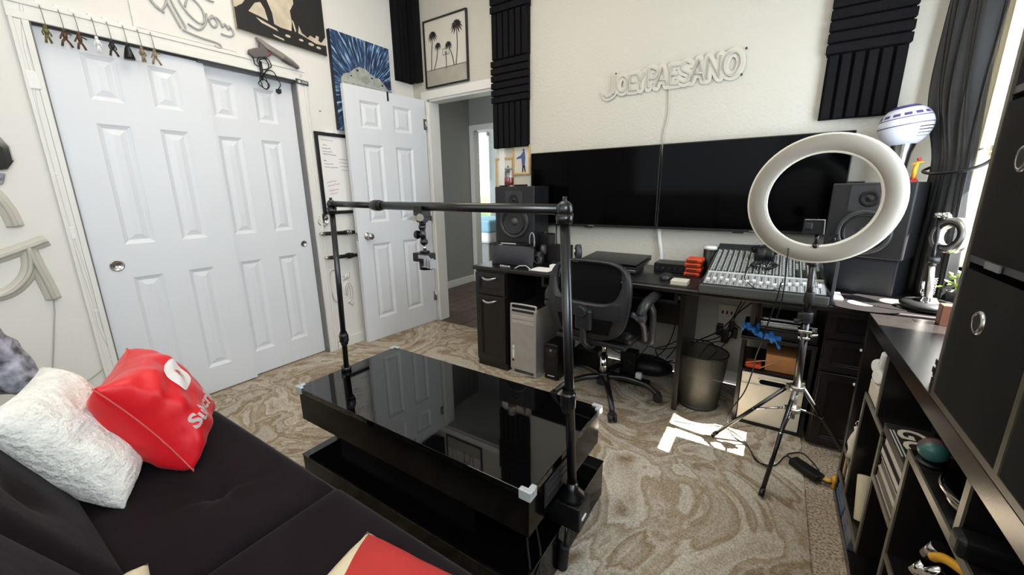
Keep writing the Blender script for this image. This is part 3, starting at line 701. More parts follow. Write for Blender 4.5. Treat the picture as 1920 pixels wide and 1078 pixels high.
# white acrylic sign with tube doodles, above the closet
sg = T('tube_sign', 'square clear panel sign with tangled white tube drawing above the closet header', 'sign', (XL, 1.1, 2.09))
P('panel', lw_prism(MB(), [(.86, 2.088), (1.335, 2.088), (1.345, 2.60), (.86, 2.60)], XL + .004, .004), M['wall_smooth'], sg)
doo = [[(.965, 2.32), (.945, 2.25), (.985, 2.20), (1.02, 2.26), (.975, 2.30), (.955, 2.235), (1.0, 2.19)],
       [(1.00, 2.32), (1.02, 2.25), (1.055, 2.16), (1.065, 2.135)], [(1.03, 2.33), (1.045, 2.25), (1.085, 2.15), (1.075, 2.13)],
       [(1.06, 2.34), (1.09, 2.25), (1.15, 2.19), (1.185, 2.21), (1.18, 2.27), (1.13, 2.31), (1.10, 2.25)],
       [(1.10, 2.17), (1.15, 2.155), (1.19, 2.20), (1.20, 2.25)],
       [(1.205, 2.22), (1.23, 2.25), (1.25, 2.215), (1.225, 2.19), (1.21, 2.225), (1.25, 2.245), (1.28, 2.21)],
       [(1.265, 2.235), (1.275, 2.205), (1.29, 2.225), (1.305, 2.20), (1.31, 2.22), (1.33, 2.19), (1.31, 2.165), (1.26, 2.165)],
       [(1.09, 2.39), (1.13, 2.35), (1.18, 2.36), (1.21, 2.33), (1.25, 2.325)], [(1.05, 2.42), (1.12, 2.37), (1.17, 2.39), (1.2, 2.36)],
       [(1.07, 2.130), (1.15, 2.115), (1.235, 2.108), (1.25, 2.092), (1.235, 2.082), (1.215, 2.088)]]
for dpts in doo:
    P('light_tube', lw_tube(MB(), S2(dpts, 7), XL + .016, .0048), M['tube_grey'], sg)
P('cord_stub', MB().box(XL + .004, XL + .012, 1.215, 1.235, 2.084, 2.09), M['white'], sg)

# black and white canvas at the top
cv = T('canvas_print', 'large black and cream canvas with dark leg silhouettes, top of the left wall', 'picture', (XL, 1.65, 2.4))
P('canvas', lw_prism(MB(), [(1.352, 2.218), (1.935, 2.208), (1.935, 2.80), (1.352, 2.80)], XL + .002, .022), M['art_cream'], cv)
def pr(pl, mk='ink', k=0): return P('print', lw_prism(MB(), pl, XL + .0242, .0006 + k * .0004), M[mk], cv)
pr([(1.352, 2.218), (1.935, 2.208), (1.935, 2.275), (1.86, 2.268), (1.74, 2.30), (1.62, 2.30), (1.50, 2.325), (1.40, 2.34), (1.352, 2.335)])
pr([(1.38, 2.33), (1.43, 2.335), (1.475, 2.395), (1.51, 2.41), (1.53, 2.38), (1.545, 2.31), (1.58, 2.30), (1.575, 2.37), (1.545, 2.45), (1.54, 2.60), (1.48, 2.60), (1.44, 2.42), (1.40, 2.365), (1.365, 2.34)], k=1)
pr([(1.69, 2.30), (1.70, 2.36), (1.695, 2.42), (1.725, 2.47), (1.73, 2.60), (1.935, 2.60), (1.935, 2.33), (1.90, 2.285), (1.86, 2.30), (1.82, 2.31), (1.80, 2.29), (1.76, 2.31), (1.745, 2.35), (1.735, 2.30)], k=1)
pr([(1.47, 2.315), (1.59, 2.285), (1.60, 2.272), (1.50, 2.292)], 'art_cream', 2); pr([(1.56, 2.246), (1.63, 2.236), (1.63, 2.226), (1.57, 2.236)], 'art_cream', 2)
for a in ((1.66, 2.262, .014), (1.75, 2.262, .012), (1.82, 2.255, .016), (1.875, 2.247, .014)): pr(circ(a[0], a[1], a[2] * 1.3, a[2] * .6, 10), 'art_cream', 2)
pr([(1.375, 2.60), (1.385, 2.47), (1.392, 2.42), (1.398, 2.42), (1.39, 2.60)], 'brown_dark', 1)
pr([(1.70, 2.372), (1.712, 2.36), (1.722, 2.31), (1.714, 2.30), (1.706, 2.33)], 'art_cream', 2); pr([(1.85, 2.292), (1.865, 2.322), (1.885, 2.318), (1.875, 2.285)], 'art_cream', 2)

# deep blue streak canvas
sc = T('blue_canvas', 'blue canvas with white radiating streaks and pale dome, partly behind the open door', 'picture', (XL + .02, 2.225, 2.06))
P('canvas', lw_prism(MB(), [(1.965, 1.715), (2.492, 1.715), (2.492, 2.395), (1.965, 2.395)], XL + .002, .038), M['streaks'], sc)
P('side_edge', MB().box(XL + .002, XL + .039, 1.9635, 1.9648, 1.715, 2.395), mat('navy_canvas_edge', (20, 26, 40), .7), sc)
hull = [(2.02, 2.085), (2.05, 2.12), (2.10, 2.135), (2.14, 2.17), (2.19, 2.195), (2.22, 2.19), (2.24, 2.195), (2.29, 2.165), (2.34, 2.145), (2.37, 2.15), (2.42, 2.11), (2.48, 2.05), (2.485, 2.03), (2.38, 2.02), (2.2, 2.015), (2.08, 2.01), (2.035, 1.96), (2.015, 2.02)]
P('print', lw_prism(MB(), hull, XL + .0402, .0008), mat('pale_hull_print', (176, 180, 170), .6, var=(30, .2)), sc)
P('print', lw_prism(MB(), [(2.03, 2.078), (2.2, 2.085), (2.45, 2.07), (2.46, 2.06), (2.2, 2.07), (2.03, 2.066)], XL + .041, .0006), M['tube_grey'], sc)
for a in ((2.17, 2.165, .012), (2.30, 2.135, .010), (2.11, 2.115, .008), (2.25, 2.04, .012), (2.40, 2.10, .010), (2.33, 2.035, .012)):
    P('print', lw_prism(MB(), circ(a[0], a[1], a[2], a[2] * .7, 10), XL + .0412, .0006), M['charcoal'], sc)
P('print', lw_prism(MB(), circ(2.24, 2.11, .036, .03, 18), XL + .0412, .0006), mat('grey_disc_print', (150, 154, 146), .6), sc)

# toy light gun with cable
zg = T('toy_gun', 'grey toy light gun with red trigger and coiled black cable above the closet corner', 'toy', (XL + .03, 1.55, 2.12))
G = XL + .012
P('barrel', lw_prism(MB(), [(1.447, 2.196), (1.455, 2.178), (1.50, 2.142), (1.60, 2.107), (1.694, 2.072), (1.702, 2.088), (1.66, 2.117), (1.60, 2.143), (1.52, 2.170), (1.475, 2.190)], G, .034), M['gun_grey'], zg, bevel=.004)
P('muzzle', lw_prism(MB(), [(1.60, 2.104), (1.697, 2.069), (1.704, 2.079), (1.66, 2.102), (1.605, 2.124)], G - .002, .038), M['gun_dark'], zg, bevel=.003)
P('grip', lw_prism(MB(), [(1.462, 2.172), (1.485, 2.155), (1.508, 2.135), (1.518, 2.112), (1.50, 2.093), (1.46, 2.085), (1.42, 2.070), (1.388, 2.090), (1.393, 2.112), (1.43, 2.130), (1.462, 2.140)], G + .004, .027), M['gun_dark'], zg, bevel=.006)
P('trigger', lw_prism(MB(), [(1.505, 2.100), (1.522, 2.108), (1.532, 2.126), (1.516, 2.136), (1.506, 2.120)], G + .008, .018), mat('dull_red_trigger', (140, 46, 48), .5), zg, bevel=.003)
lo = [(1.41, 2.075), (1.42, 2.045), (1.45, 2.03), (1.455, 2.07), (1.50, 2.085), (1.525, 2.06), (1.50, 2.03), (1.455, 2.02), (1.44, 2.06), (1.47, 2.09), (1.51, 2.05), (1.47, 2.0), (1.44, 1.96), (1.445, 1.92), (1.475, 1.905), (1.49, 1.94), (1.455, 1.96), (1.43, 1.93), (1.46, 1.90), (1.485, 1.92), (1.47, 1.98), (1.50, 2.02), (1.545, 2.0), (1.56, 1.95), (1.548, 1.915)]
P('cable', MB().tube([(XL + .028 + .008 * math.sin(i * .6), y, z) for i, (y, z) in enumerate(S2(lo, 6))], .0032, 6), M['black_plastic'], zg)
P('cable_knot', MB().tube([(XL + .030, 1.455, 2.06), (XL + .034, 1.452, 2.0), (XL + .03, 1.45, 1.95)], lambda t: .010 - .004 * abs(t - .5), 8), M['black_plastic'], zg)
P('plug', lw_prism(MB(), [(1.53, 1.915), (1.56, 1.920), (1.562, 1.895), (1.545, 1.885), (1.528, 1.895)], XL + .022, .016), M['black_plastic'], zg, bevel=.003)

# little plate at the closet corner
pl = T('name_plate', 'small dark plate with pale lettering at the top right corner of the closet casing', 'sign', (XL + .02, 1.735, 2.0))
P('plate', lw_prism(MB(), [(1.678, 1.980), (1.765, 1.977), (1.765, 2.006), (1.678, 2.012)], XL + .019, .005), M['dark_grey'], pl, bevel=.001)
P('mark', lw_prism(MB(), circ(1.700, 1.995, .011, .010, 12), XL + .0245, .0006).box(XL + .0245, XL + .0252, 1.716, 1.758, 1.998, 2.001).box(XL + .0245, XL + .0252, 1.716, 1.758, 1.989, 1.994), M['pale'], pl)
P('hook', MB().tube([(XL + .018, 1.71, 2.02), (XL + .024, 1.712, 2.035), (XL + .018, 1.72, 2.05), (XL + .015, 1.728, 2.03)], .0018), M['white'], pl)
T1('wall_scuff', 'tiny grey nick in the wall paint between closet and blue canvas', 'scuff', lw_prism(MB(), circ(1.845, 1.83, .009, .005, 8), XL, .001), M['grey'], org=(XL, 1.845, 1.83))

# whiteboard
wb = T('whiteboard', 'black-framed whiteboard with handwriting between the closet and the open door', 'whiteboard', (XL, 2.0, 1.38))
P('frame', MB().ring([(1.77, 1.09), (2.25, 1.09), (2.25, 1.685), (1.77, 1.685)], [(1.795, 1.115), (2.225, 1.115), (2.225, 1.66), (1.795, 1.66)], .016, Matrix(((0, 1, 0, XL + .002), (1, 0, 0, 0), (0, 0, 1, 0), (0, 0, 0, 1)))), M['black_satin'], wb, bevel=.002)
P('board', MB().box(XL + .002, XL + .008, 1.793, 2.227, 1.113, 1.662), M['paper'], wb)
P('top_clips', MB().box(XL + .002, XL + .028, 1.85, 1.91, 1.682, 1.694).box(XL + .002, XL + .026, 1.93, 1.96, 1.684, 1.692), M['white'], wb, bevel=.002)
def scrawl(y, z, w, mk, sl=-.05, amp=.006, n=9, sd=1):
    r = random.Random(sd); pts = [(y + w * i / n, z + sl * w * i / n + amp * (1 if i % 2 else -1) * r.uniform(.3, 1)) for i in range(n + 1)]
    P('writing', lw_tube(MB(), S2(pts, 3), XL + .009, .0012, 4), M[mk], wb)
scrawl(1.815, 1.635, .10, 'ink_grey', -.05, .002, 12, 1); scrawl(1.83, 1.595, .03, 'ink_red', 0, .006, 4, 2)
scrawl(1.82, 1.572, .07, 'ink', -.02, .006, 8, 3); scrawl(1.82, 1.552, .08, 'ink', -.05, .004, 8, 4); scrawl(1.82, 1.532, .11, 'ink', -.04, .004, 12, 5)
scrawl(1.825, 1.485, .02, 'ink', 0, .004, 4, 6); scrawl(1.825, 1.462, .075, 'ink', -.02, .005, 8, 7); scrawl(1.825, 1.438, .11, 'ink', -.01, .004, 12, 8)
scrawl(1.83, 1.325, .08, 'ink_red', .2, .006, 7, 9); scrawl(1.835, 1.30, .10, 'ink_red', .2, .007, 8, 10); scrawl(1.84, 1.265, .08, 'ink_red', .15, .006, 7, 11); scrawl(1.845, 1.24, .06, 'ink_red', .15, .005, 5, 12)
scrawl(1.95, 1.50, .09, 'ink_grey', -.02, .005, 9, 13); scrawl(1.95, 1.475, .10, 'ink_grey', -.02, .005, 9, 14); scrawl(1.955, 1.45, .09, 'ink_grey', 0, .005, 9, 15); scrawl(1.96, 1.42, .09, 'ink_grey', -.02, .003, 9, 16)
scrawl(1.935, 1.165, .11, 'ink_grey', .1, .008, 9, 17)

# round chrome disc and the two wall rods
rd = T('round_wall_disc', 'small round chrome disc with engraved face under the whiteboard corner', 'ornament', (XL, 1.755, 1.05))
MY = Matrix.Translation((XL, 1.757, 1.05)) @ Matrix.Rotation(R_(90), 4, 'Y')
P('disc', MB().lathe([(0, .010), (.036, .010), (.042, .016), (.047, .014), (.048, 0)], MY, 32), M['chrome'], rd)
P('relief', MB().lathe([(.012, .0105), (.014, .013), (.020, .013), (.022, .0105)], MY, 20).box(XL + .010, XL + .013, 1.73, 1.785, 1.046, 1.052), M['dark_grey'], rd)
for nm, z, lb, y0, col in (('prop_handle', .945, 'black and silver rod held by a chrome bracket, upper of two on the wall', 1.70, 'chrome'), ('prop_handle', .760, 'black rod in a dark bracket, lower of two on the wall beside the open door', 1.715, 'black_plastic')):
    r = T(nm, lb, 'prop handle', (XL, 1.84, z), group='rods on wall brackets')
    X_ = XL + .045
    P('grip', MB().cyl((X_, y0 + .03, z + .006), (X_, 1.99, z - .004), .0145).cyl((X_, y0 + .09, z + .004), (X_, y0 + .10, z + .004), .0165).cyl((X_, y0 + .2, z), (X_, y0 + .21, z), .0165), M['black_plastic'], r, bevel=.001)
    P('pommel', MB().cyl((X_, y0, z + .007), (X_, y0 + .032, z + .006), .0125 if col == 'chrome' else .009, .0155), M['steel'], r)
    P('bracket', MB().cyl((X_, 1.915, z - .001), (X_, 1.935, z - .001), .024).cyl((X_, 1.945, z - .001), (X_, 1.957, z - .001), .020).box(XL, X_ - .01, 1.92, 1.95, z - .018, z + .014), M[col], r, bevel=.001)
    P('stud', MB().cyl((X_ + .013, y0 + .12, z + .004), (X_ + .017, y0 + .12, z + .004), .004).cyl((X_ + .013, y0 + .135, z + .004), (X_ + .017, y0 + .135, z + .004), .003), M['chrome'], r)

# script tube sign low on the wall by the door
hs = T('script_sign', 'thin clear sign with looping white script low on the wall beside the open door', 'sign', (XL, 1.85, .48))
for q in ([(1.815, .655), (1.775, .66), (1.752, .60), (1.752, .50), (1.775, .42), (1.82, .375)], [(1.87, .60), (1.885, .585), (1.875, .565), (1.895, .575), (1.91, .60), (1.905, .57), (1.925, .585), (1.93, .62)],
          [(1.885, .445), (1.88, .50), (1.905, .535), (1.935, .50), (1.94, .44), (1.925, .385), (1.90, .375), (1.915, .36), (1.93, .345), (1.94, .36)], [(1.89, .43), (1.895, .49), (1.91, .51), (1.92, .47), (1.918, .40)]):
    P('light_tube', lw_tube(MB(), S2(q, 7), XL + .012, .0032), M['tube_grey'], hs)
    P('backing', lw_tube(MB(), S2(q, 5), XL + .001, .011, 8), M['wall_smooth'], hs)

# big tube sign and cords at the far left
ns = T('large_tube_sign', 'large white tube lettering sign on clear backing at the left end of the wall', 'sign', (XL, .25, 1.0))
for q in ([(.12, 1.32), (.19, 1.325), (.245, 1.27), (.275, 1.19), (.285, 1.115)], [(.10, .955), (.20, .982), (.29, 1.015), (.365, 1.045)], [(.302, 1.018), (.292, .93), (.262, .87), (.21, .825), (.15, .815), (.08, .83)], [(.302, 1.018), (.312, .93), (.325, .85), (.335, .765)]):
    P('backing', lw_tube(MB(), S2(q, 6), XL - .010, .030, 12), M['acrylic'], ns)
    P('light_tube', lw_tube(MB(), S2(q, 6), XL + .024, .0085, 8), M['tube'], ns)
P('cord', lw_tube(MB(), [(.333, .755), (.325, .70), (.30, .58), (.265, .42), (.25, .30)], XL + .006, .0025), M['tube_grey'], ns)
hp = T('picture_plaque', 'small chrome-edged dark plaque at the left edge of the wall above the tube sign', 'picture', (XL, .28, 1.42))
P('plaque', lw_prism(MB(), [(.15, 1.35), (.31, 1.36), (.335, 1.40), (.335, 1.46), (.31, 1.51), (.28, 1.535), (.15, 1.54)], XL + .001, .02), M['chrome'], hp, bevel=.005)
P('plaque_face', lw_prism(MB(), [(.16, 1.385), (.29, 1.385), (.312, 1.41), (.312, 1.45), (.29, 1.475), (.16, 1.48)], XL + .0215, .002), M['ink'], hp)
P('plaque_base', lw_prism(MB(), [(.20, 1.285), (.285, 1.30), (.30, 1.345), (.18, 1.345)], XL + .001, .02), M['spot_cloth'], hp, bevel=.004)
wc = T('cable_run', 'pair of white cables with small inline box, clipped left of the closet', 'cord', (XL, .46, 1.2))
path1 = [(.482, 2.20), (.478, 2.06), (.458, 1.90), (.456, 1.76), (.440, 1.65), (.440, 1.35), (.443, 1.08), (.448, .98), (.452, .85), (.458, .70), (.455, .58), (.472, .46), (.470, .40), (.474, .28), (.475, .15)]
path2 = [(.492, 2.20), (.488, 2.06), (.468, 1.90), (.466, 1.76), (.452, 1.65), (.450, 1.35), (.452, 1.08), (.458, .98), (.464, .85), (.466, .70), (.468, .58), (.481, .46), (.479, .40), (.485, .28), (.486, .15)]
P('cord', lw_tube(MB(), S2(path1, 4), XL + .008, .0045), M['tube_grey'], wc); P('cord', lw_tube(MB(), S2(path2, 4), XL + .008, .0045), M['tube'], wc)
P('cord', lw_tube(MB(), S2([(.470, .40), (.43, .36), (.37, .325), (.31, .305)], 6), XL + .006, .0035), M['tube'], wc)
P('inline_box', MB().box(XL + .0, XL + .02, .438, .478, 1.715, 1.79), M['white'], wc, bevel=.004)
P('connector', MB().box(XL + .0, XL + .016, .436, .464, 1.04, 1.10), M['white'], wc, bevel=.005)
for y, z in ((.445, 1.35), (.460, .675), (.470, .405)): P('clip', MB().box(XL, XL + .014, y - .008, y + .014, z - .006, z + .006), M['white'], wc, bevel=.002)

# foam in the wall corner
def vfoam(parent, y0, y1, z0, z1, n, x, gap=.5):
    w_ = (y1 - y0) / n
    P('foam_base', MB().box(x, x + .022, y0, y1, z0, z1), M['foam'], parent)
    for i in range(n):
        P('foam_rib', MB().box(x + .020, x + .05, y0 + i * w_ + w_ * .12, y0 + (i + 1) * w_ - w_ * .12, z0, z1), M['foam'], parent, bevel=.003, seg=1)
cf = T('corner_foam', 'tall black ribbed foam panel folded into the wall corner above the open door', 'acoustic panel', (XL, 2.7, 2.5))
vfoam(cf, 2.575, 2.76, 2.185, 2.95, 4, XL)
P('foam_base', MB().box(XL + .05, -2.735, YF - .052, YF, 2.19, 2.95), M['foam'], cf)
for i in range(2):
    a = XL + .055 + i * .042
    P('foam_rib', MB().box(a, a + .034, YF - .066, YF - .05, 2.185, 2.95), M['foam'], cf, bevel=.003, seg=1)

# ================================================================== FAR WALL ITEMS
def panel_frame(name, label, x0, x1, z0, z1, fw, dep, fm):
    t = T(name, label, 'picture', ((x0 + x1) / 2, YF, z0))
    P('frame', MB().ring([(x0, z0), (x1, z0), (x1, z1), (x0, z1)], [(x0 + fw, z0 + fw), (x1 - fw, z0 + fw), (x1 - fw, z1 - fw), (x0 + fw, z1 - fw)], dep, Matrix.Translation((0, YF - dep, 0))), M[fm], t, bevel=.001)
    return t
pm = panel_frame('palm_picture', 'black-framed print of four palms and a basketball hoop over the doorway', -2.69, -2.215, 2.125, 2.645, .011, .022, 'black_satin')
P('photo', MB().box(-2.68, -2.225, YF - .010, YF - .002, 2.135, 2.635), M['photo_light'], pm)
def fw_poly(pl, mk, k=0, par=pm, nm='print', y=YF - .0105):
    return P(nm, MB().prism(pl, .0004, Matrix.Translation((0, y - .0004 * (k + 1), 0))), M[mk], par)
fw_poly([(-2.68, 2.135), (-2.225, 2.135), (-2.225, 2.262), (-2.35, 2.27), (-2.5, 2.262), (-2.68, 2.258)], 'photo_sand')
fw_poly([(-2.68, 2.258), (-2.225, 2.262), (-2.225, 2.27), (-2.68, 2.266)], 'ink_grey', 1)
def palm(bx, bz, tx, tz, s, lean=.01):
    tr_ = crom([(bx, 0, bz), ((bx + tx) / 2 + lean, 0, (bz + tz) / 2), (tx, 0, tz)], 6)
    pl = [(p.x - .0045, p.z) for p in tr_] + [(p.x + .0035, p.z) for p in tr_][::-1]; fw_poly(pl, 'ink', 1)
    for a in (80, 120, 150, 178, 205, 235, -60, -28, 0, 28, 55, 100):
        c, si = math.cos(R_(a)), math.sin(R_(a)); L_ = s * (.75 + .25 * abs(c))
        droop = -.35 * L_
        mid = (tx + c * L_ * .55, tz + si * L_ * .55 + .10 * L_); end = (tx + c * L_, tz + si * L_ + droop * abs(c))
        nx, nz = -si * L_ * .13, c * L_ * .13
        fw_poly([(tx, tz), (mid[0] + nx, mid[1] + nz), end, (mid[0] - nx, mid[1] - nz)], 'ink', 2)
palm(-2.620, 2.262, -2.590, 2.52, .055, -.004); palm(-2.588, 2.262, -2.535, 2.435, .040, .010); palm(-2.365, 2.262, -2.420, 2.42, .046, -.02 + .03); palm(-2.345, 2.262, -2.325, 2.545, .068, .012)
fw_poly([(-2.487, 2.355), (-2.412, 2.355), (-2.412, 2.405), (-2.487, 2.405)], 'ink_grey', 1); fw_poly([(-2.481, 2.361), (-2.418, 2.361), (-2.418, 2.399), (-2.481, 2.399)], 'photo_light', 2)
fw_poly([(-2.462, 2.36), (-2.437, 2.36), (-2.437, 2.382), (-2.462, 2.382)], 'ink_grey', 3); fw_poly([(-2.454, 2.255), (-2.447, 2.255), (-2.447, 2.355), (-2.454, 2.355)], 'ink', 1)

# foam column right of the doorway: five squares, alternately vertical and horizontal ribs
def far_foam(name, label, x0, x1, z0, z1, vertical, n, group=None, rib=.05):
    t = T(name, label, 'acoustic panel', ((x0 + x1) / 2, YF, z0), group=group)
    P('foam_base', MB().box(x0, x1, YF - .024, YF, z0, z1), M['foam'], t)
    for i in range(n):
        if vertical:
            w_ = (x1 - x0) / n; q = MB().box(x0 + i * w_ + w_ * .13, x0 + (i + 1) * w_ - w_ * .13, YF - rib, YF - .022, z0 + .001, z1 - .001)
        else:
            w_ = (z1 - z0) / n; q = MB().box(x0 - .006, x1 + .006, YF - rib, YF - .022, z0 + i * w_ + w_ * .10, z0 + (i + 1) * w_ - w_ * .10)
        P('foam_rib', q, M['foam'], t, bevel=.003, seg=1)
    return t
fg = 'foam squares in the column by the doorway'
far_foam('foam_square', 'vertical-ribbed black foam square at the bottom of the column by the doorway', -1.965, -1.648, 1.58, 1.905, True, 6, fg)
far_foam('foam_square', 'horizontal-ribbed black foam square in the middle of the column by the doorway', -1.965, -1.645, 1.908, 2.215, False, 6, fg)
far_foam('foam_square', 'vertical-ribbed black foam square in the upper column beside the doorway', -1.962, -1.642, 2.218, 2.525, True, 6, fg)
far_foam('foam_square', 'horizontal-ribbed black foam square at the very top of the doorway column', -1.962, -1.638, 2.528, 2.85, False, 6, fg)
gg = 'foam squares right of the lettering sign'
far_foam('foam_square', 'vertical-ribbed charcoal foam square above the ring light', .127, .430, 1.585, 1.885, True, 6, gg)
far_foam('foam_square', 'horizontal-ribbed charcoal foam square over the one above the ring light', .122, .430, 1.888, 2.20, False, 6, gg)

# small gold frames by the loudspeaker
g1 = panel_frame('gold_photo_frame', 'small light wood frame, lower left of two behind the candle jar', -1.968, -1.795, 1.245, 1.508, .014, .016, 'wood_light')
P('photo', MB().box(-1.957, -1.806, YF - .008, YF - .002, 1.256, 1.497), M['photo_light'], g1)
P('print', MB().prism([(-1.93, 1.285), (-1.83, 1.285), (-1.83, 1.42), (-1.85, 1.45), (-1.87, 1.40), (-1.90, 1.46), (-1.93, 1.40)], .0006, Matrix.Translation((0, YF - .009, 0))), M['charcoal'], g1)
g2 = panel_frame('gold_photo_frame', 'small light wood frame with a blue-shirted player photo, upper right of two', -1.800, -1.640, 1.372, 1.592, .014, .016, 'wood_light')
P('photo', MB().box(-1.790, -1.650, YF - .008, YF - .002, 1.383, 1.581), M['photo_light'], g2)
mb = MB(); Tt = Matrix.Translation((0, YF - .009, 0))
mb.prism([(-1.715, 1.44), (-1.69, 1.44), (-1.685, 1.50), (-1.69, 1.545), (-1.70, 1.55), (-1.725, 1.52), (-1.765, 1.50), (-1.765, 1.49), (-1.72, 1.495)], .0006, Tt); P('print', mb, mat('blue_shirt_print', (70, 90, 140), .7), g2)
P('print', MB().prism([(-1.715, 1.39), (-1.705, 1.39), (-1.70, 1.43), (-1.692, 1.39), (-1.682, 1.39), (-1.688, 1.44), (-1.712, 1.44)], .0006, Tt).prism(circ(-1.70, 1.556, .008, .009, 10), .0006, Tt), M['ink'], g2)

# televisions
def tv(x0, x1, label, mark_x):
    t = T('television', label, 'television', ((x0 + x1) / 2, YF, .995), group=None)
    P('cabinet', MB().box(x0, x1, 2.712, 2.74, .992, 1.520).box(x0 + .15, x1 - .15, 2.74, 2.765, 1.04, 1.40), M['black_plastic'], t, bevel=.004)
    P('screen', MB().box(x0 + .006, x1 - .006, 2.7105, 2.714, 1.008, 1.514), M['screen'], t)
    P('wall_mount', MB().box((x0 + x1) / 2 - .15, (x0 + x1) / 2 + .15, 2.764, YF, 1.15, 1.35), M['black_plastic'], t)
    P('maker_badge', MB().box(mark_x - .02, mark_x + .02, 2.7095, 2.7125, .996, 1.001), M['grey'], t)
    P('sensor', MB().box((x0 + x1) / 2 - .03, (x0 + x1) / 2 + .03, 2.712, 2.73, .984, .993), M['black_plastic'], t, bevel=.002)
    return t
tv(-1.600, -.652, 'large black flat television on the left, over the desk chair', -1.10)
tv(-.643, .290, 'large black flat television on the right, behind the ring light', -.10)

# lettering sign JOEY PAESANO: tube strokes on clear backing
js = T('lettering_sign', 'white tube lettering sign spelling a name high on the wall above the televisions', 'sign', (-.66, YF, 1.9))
def jtr(u, v):   # letter plane: u along the baseline, v up
    return (-1.010 + u, 1.868 + v + (u * .0))
H = .105
LT = {'J': [[(.02, H), (.02, .03), (.005, -.005), (-.03, -.02), (-.05, .0)]], 'O': [[(math.cos(a) * .036 + .036, H / 2 + math.sin(a) * H / 2) for a in [i * pi / 8 for i in range(17)]]],
      'E': [[(.05, H), (.0, H), (0, 0), (.05, 0)], [(0, H / 2), (.042, H / 2)]], 'Y': [[(0, H), (.028, .05), (.056, H)], [(.028, .05), (.028, 0)]],
      'P': [[(0, 0), (0, H), (.035, H), (.05, .082), (.035, .052), (0, .052)]], 'A': [[(0, 0), (.032, H), (.064, 0)], [(.012, .036), (.052, .036)]],
      'S': [[(.05, .092), (.030, H), (.008, .09), (.008, .066), (.045, .042), (.045, .012), (.024, 0), (.0, .012)]], 'N': [[(0, 0), (0, H), (.058, 0), (.058, H)]]}
seq = [('J', .0, 1), ('O', .040, .90), ('E', .120, .90), ('Y', .165, .90), ('P', .240, 1.0), ('A', .288, 1.0), ('E', .372, 1.0), ('S', .428, 1.08), ('A', .490, 1.12), ('N', .578, 1.12), ('O', .662, 1.18)]
for ch, u0, s in seq:
    bk = MB(); tb = MB(); ky = 0
    for st in LT[ch]:
        pts = [jtr(u0 + u * s, v * s * .98) for u, v in st]
        if ch in 'JOSP': pts = S2(pts, 4)
        tb.tube([(x, YF - .017, z) for x, z in pts], .0055, 8)
        for (xa, za_), (xb2, zb2) in zip(pts[:-1], pts[1:]):
            dx_, dz_ = xb2 - xa, zb2 - za_; l_ = math.hypot(dx_, dz_) or 1; nx, nz = -dz_ / l_ * .024, dx_ / l_ * .024
            ky += 1; yo = YF - .0100 - .00006 * (ky % 40)
            bk.prism([(xa + nx, za_ + nz), (xb2 + nx, zb2 + nz), (xb2 - nx, zb2 - nz), (xa - nx, za_ - nz)], .004, Matrix.Translation((0, yo, 0)))
            bk.prism(circ(xb2, zb2, .024, .024, 16), .004, Matrix.Translation((0, yo - .00002, 0))).prism(circ(xa, za_, .024, .024, 16), .004, Matrix.Translation((0, yo - .00004, 0)))
    for vv in bk.v: vv.y -= .0026 * (seq.index((ch, u0, s)) % 2)
    P('letter_tube', tb, M['tube'], js, label='white tube letter'); P('backing', bk, M['acrylic'], js)
P('power_wire', MB().tube(crom([(-.645, YF - .006, 1.86), (-.640, YF - .007, 1.78), (-.638, YF - .006, 1.70), (-.655, YF - .006, 1.60), (-.66, YF - .006, 1.525)], 6), .0042), M['tube'], js)
for (x, z) in ((-.985, 1.985), (-1.0, 1.862), (-.245, 2.0), (-.255, 1.868)): P('stand_off', MB().cyl((x, YF, z), (x, YF - .014, z), .005), M['charcoal'], js)
T1('cable_cover', 'white flexible cord cover running down the wall between the televisions', 'cable cover', MB().tube(crom([(-.64, YF - .012, 1.05), (-.64, YF - .012, .97), (-.63, YF - .013, .90), (-.615, YF - .012, .82), (-.61, YF - .012, .74)], 6), lambda t: .013, 10), M['trim'], org=(-.63, YF, .8))
T1('cable_cover', 'black thin cable hanging below the left television behind the small camera', 'cable', MB().tube([(-1.40, YF - .02, 1.0), (-1.40, YF - .02, .9), (-1.39, YF - .03, .8)], .004), M['black_plastic'], org=(-1.40, YF, .8))
# ================================================================== DESK
DZT = .745
dk = T('desk', 'long black wooden desk with drawer pedestals along the far wall', 'desk', (-.6, 2.45, 0))
P('desktop', MB().box(-1.735, .715, 2.13, 2.755, DZT - .028, DZT), M['black_wood'], dk, bevel=.008, seg=3)
P('left_pedestal', MB().box(-1.712, -1.452, 2.145, 2.70, .009, DZT - .028), M['black_wood'], dk, bevel=.002)
def shaker(nm, x0, x1, z0, z1, y, par, fw=.045):
    o = [(x0, z0), (x1, z0), (x1, z1), (x0, z1)]; i = [(x0 + fw, z0 + fw), (x1 - fw, z0 + fw), (x1 - fw, z1 - fw), (x0 + fw, z1 - fw)]
    q = MB().ring(o, i, .018, Matrix.Translation((0, y - .018, 0)))
    q.box(x0 + fw * .5, x1 - fw * .5, y - .008, y, z0 + fw * .5, z1 - fw * .5)
    ii = [(x0 + fw + .008, z0 + fw + .008), (x1 - fw - .008, z0 + fw + .008), (x1 - fw - .008, z1 - fw - .008), (x0 + fw + .008, z1 - fw - .008)]
    q.ring(i, ii, .006, Matrix.Translation((0, y - .013, 0)))
    return P(nm, q, M['black_wood'], par, bevel=.0015, seg=1)
dr = shaker('drawer', -1.705, -1.459, .555, .705, 2.145, dk, .035); do = shaker('cabinet_door', -1.705, -1.459, .06, .545, 2.145, dk, .045)
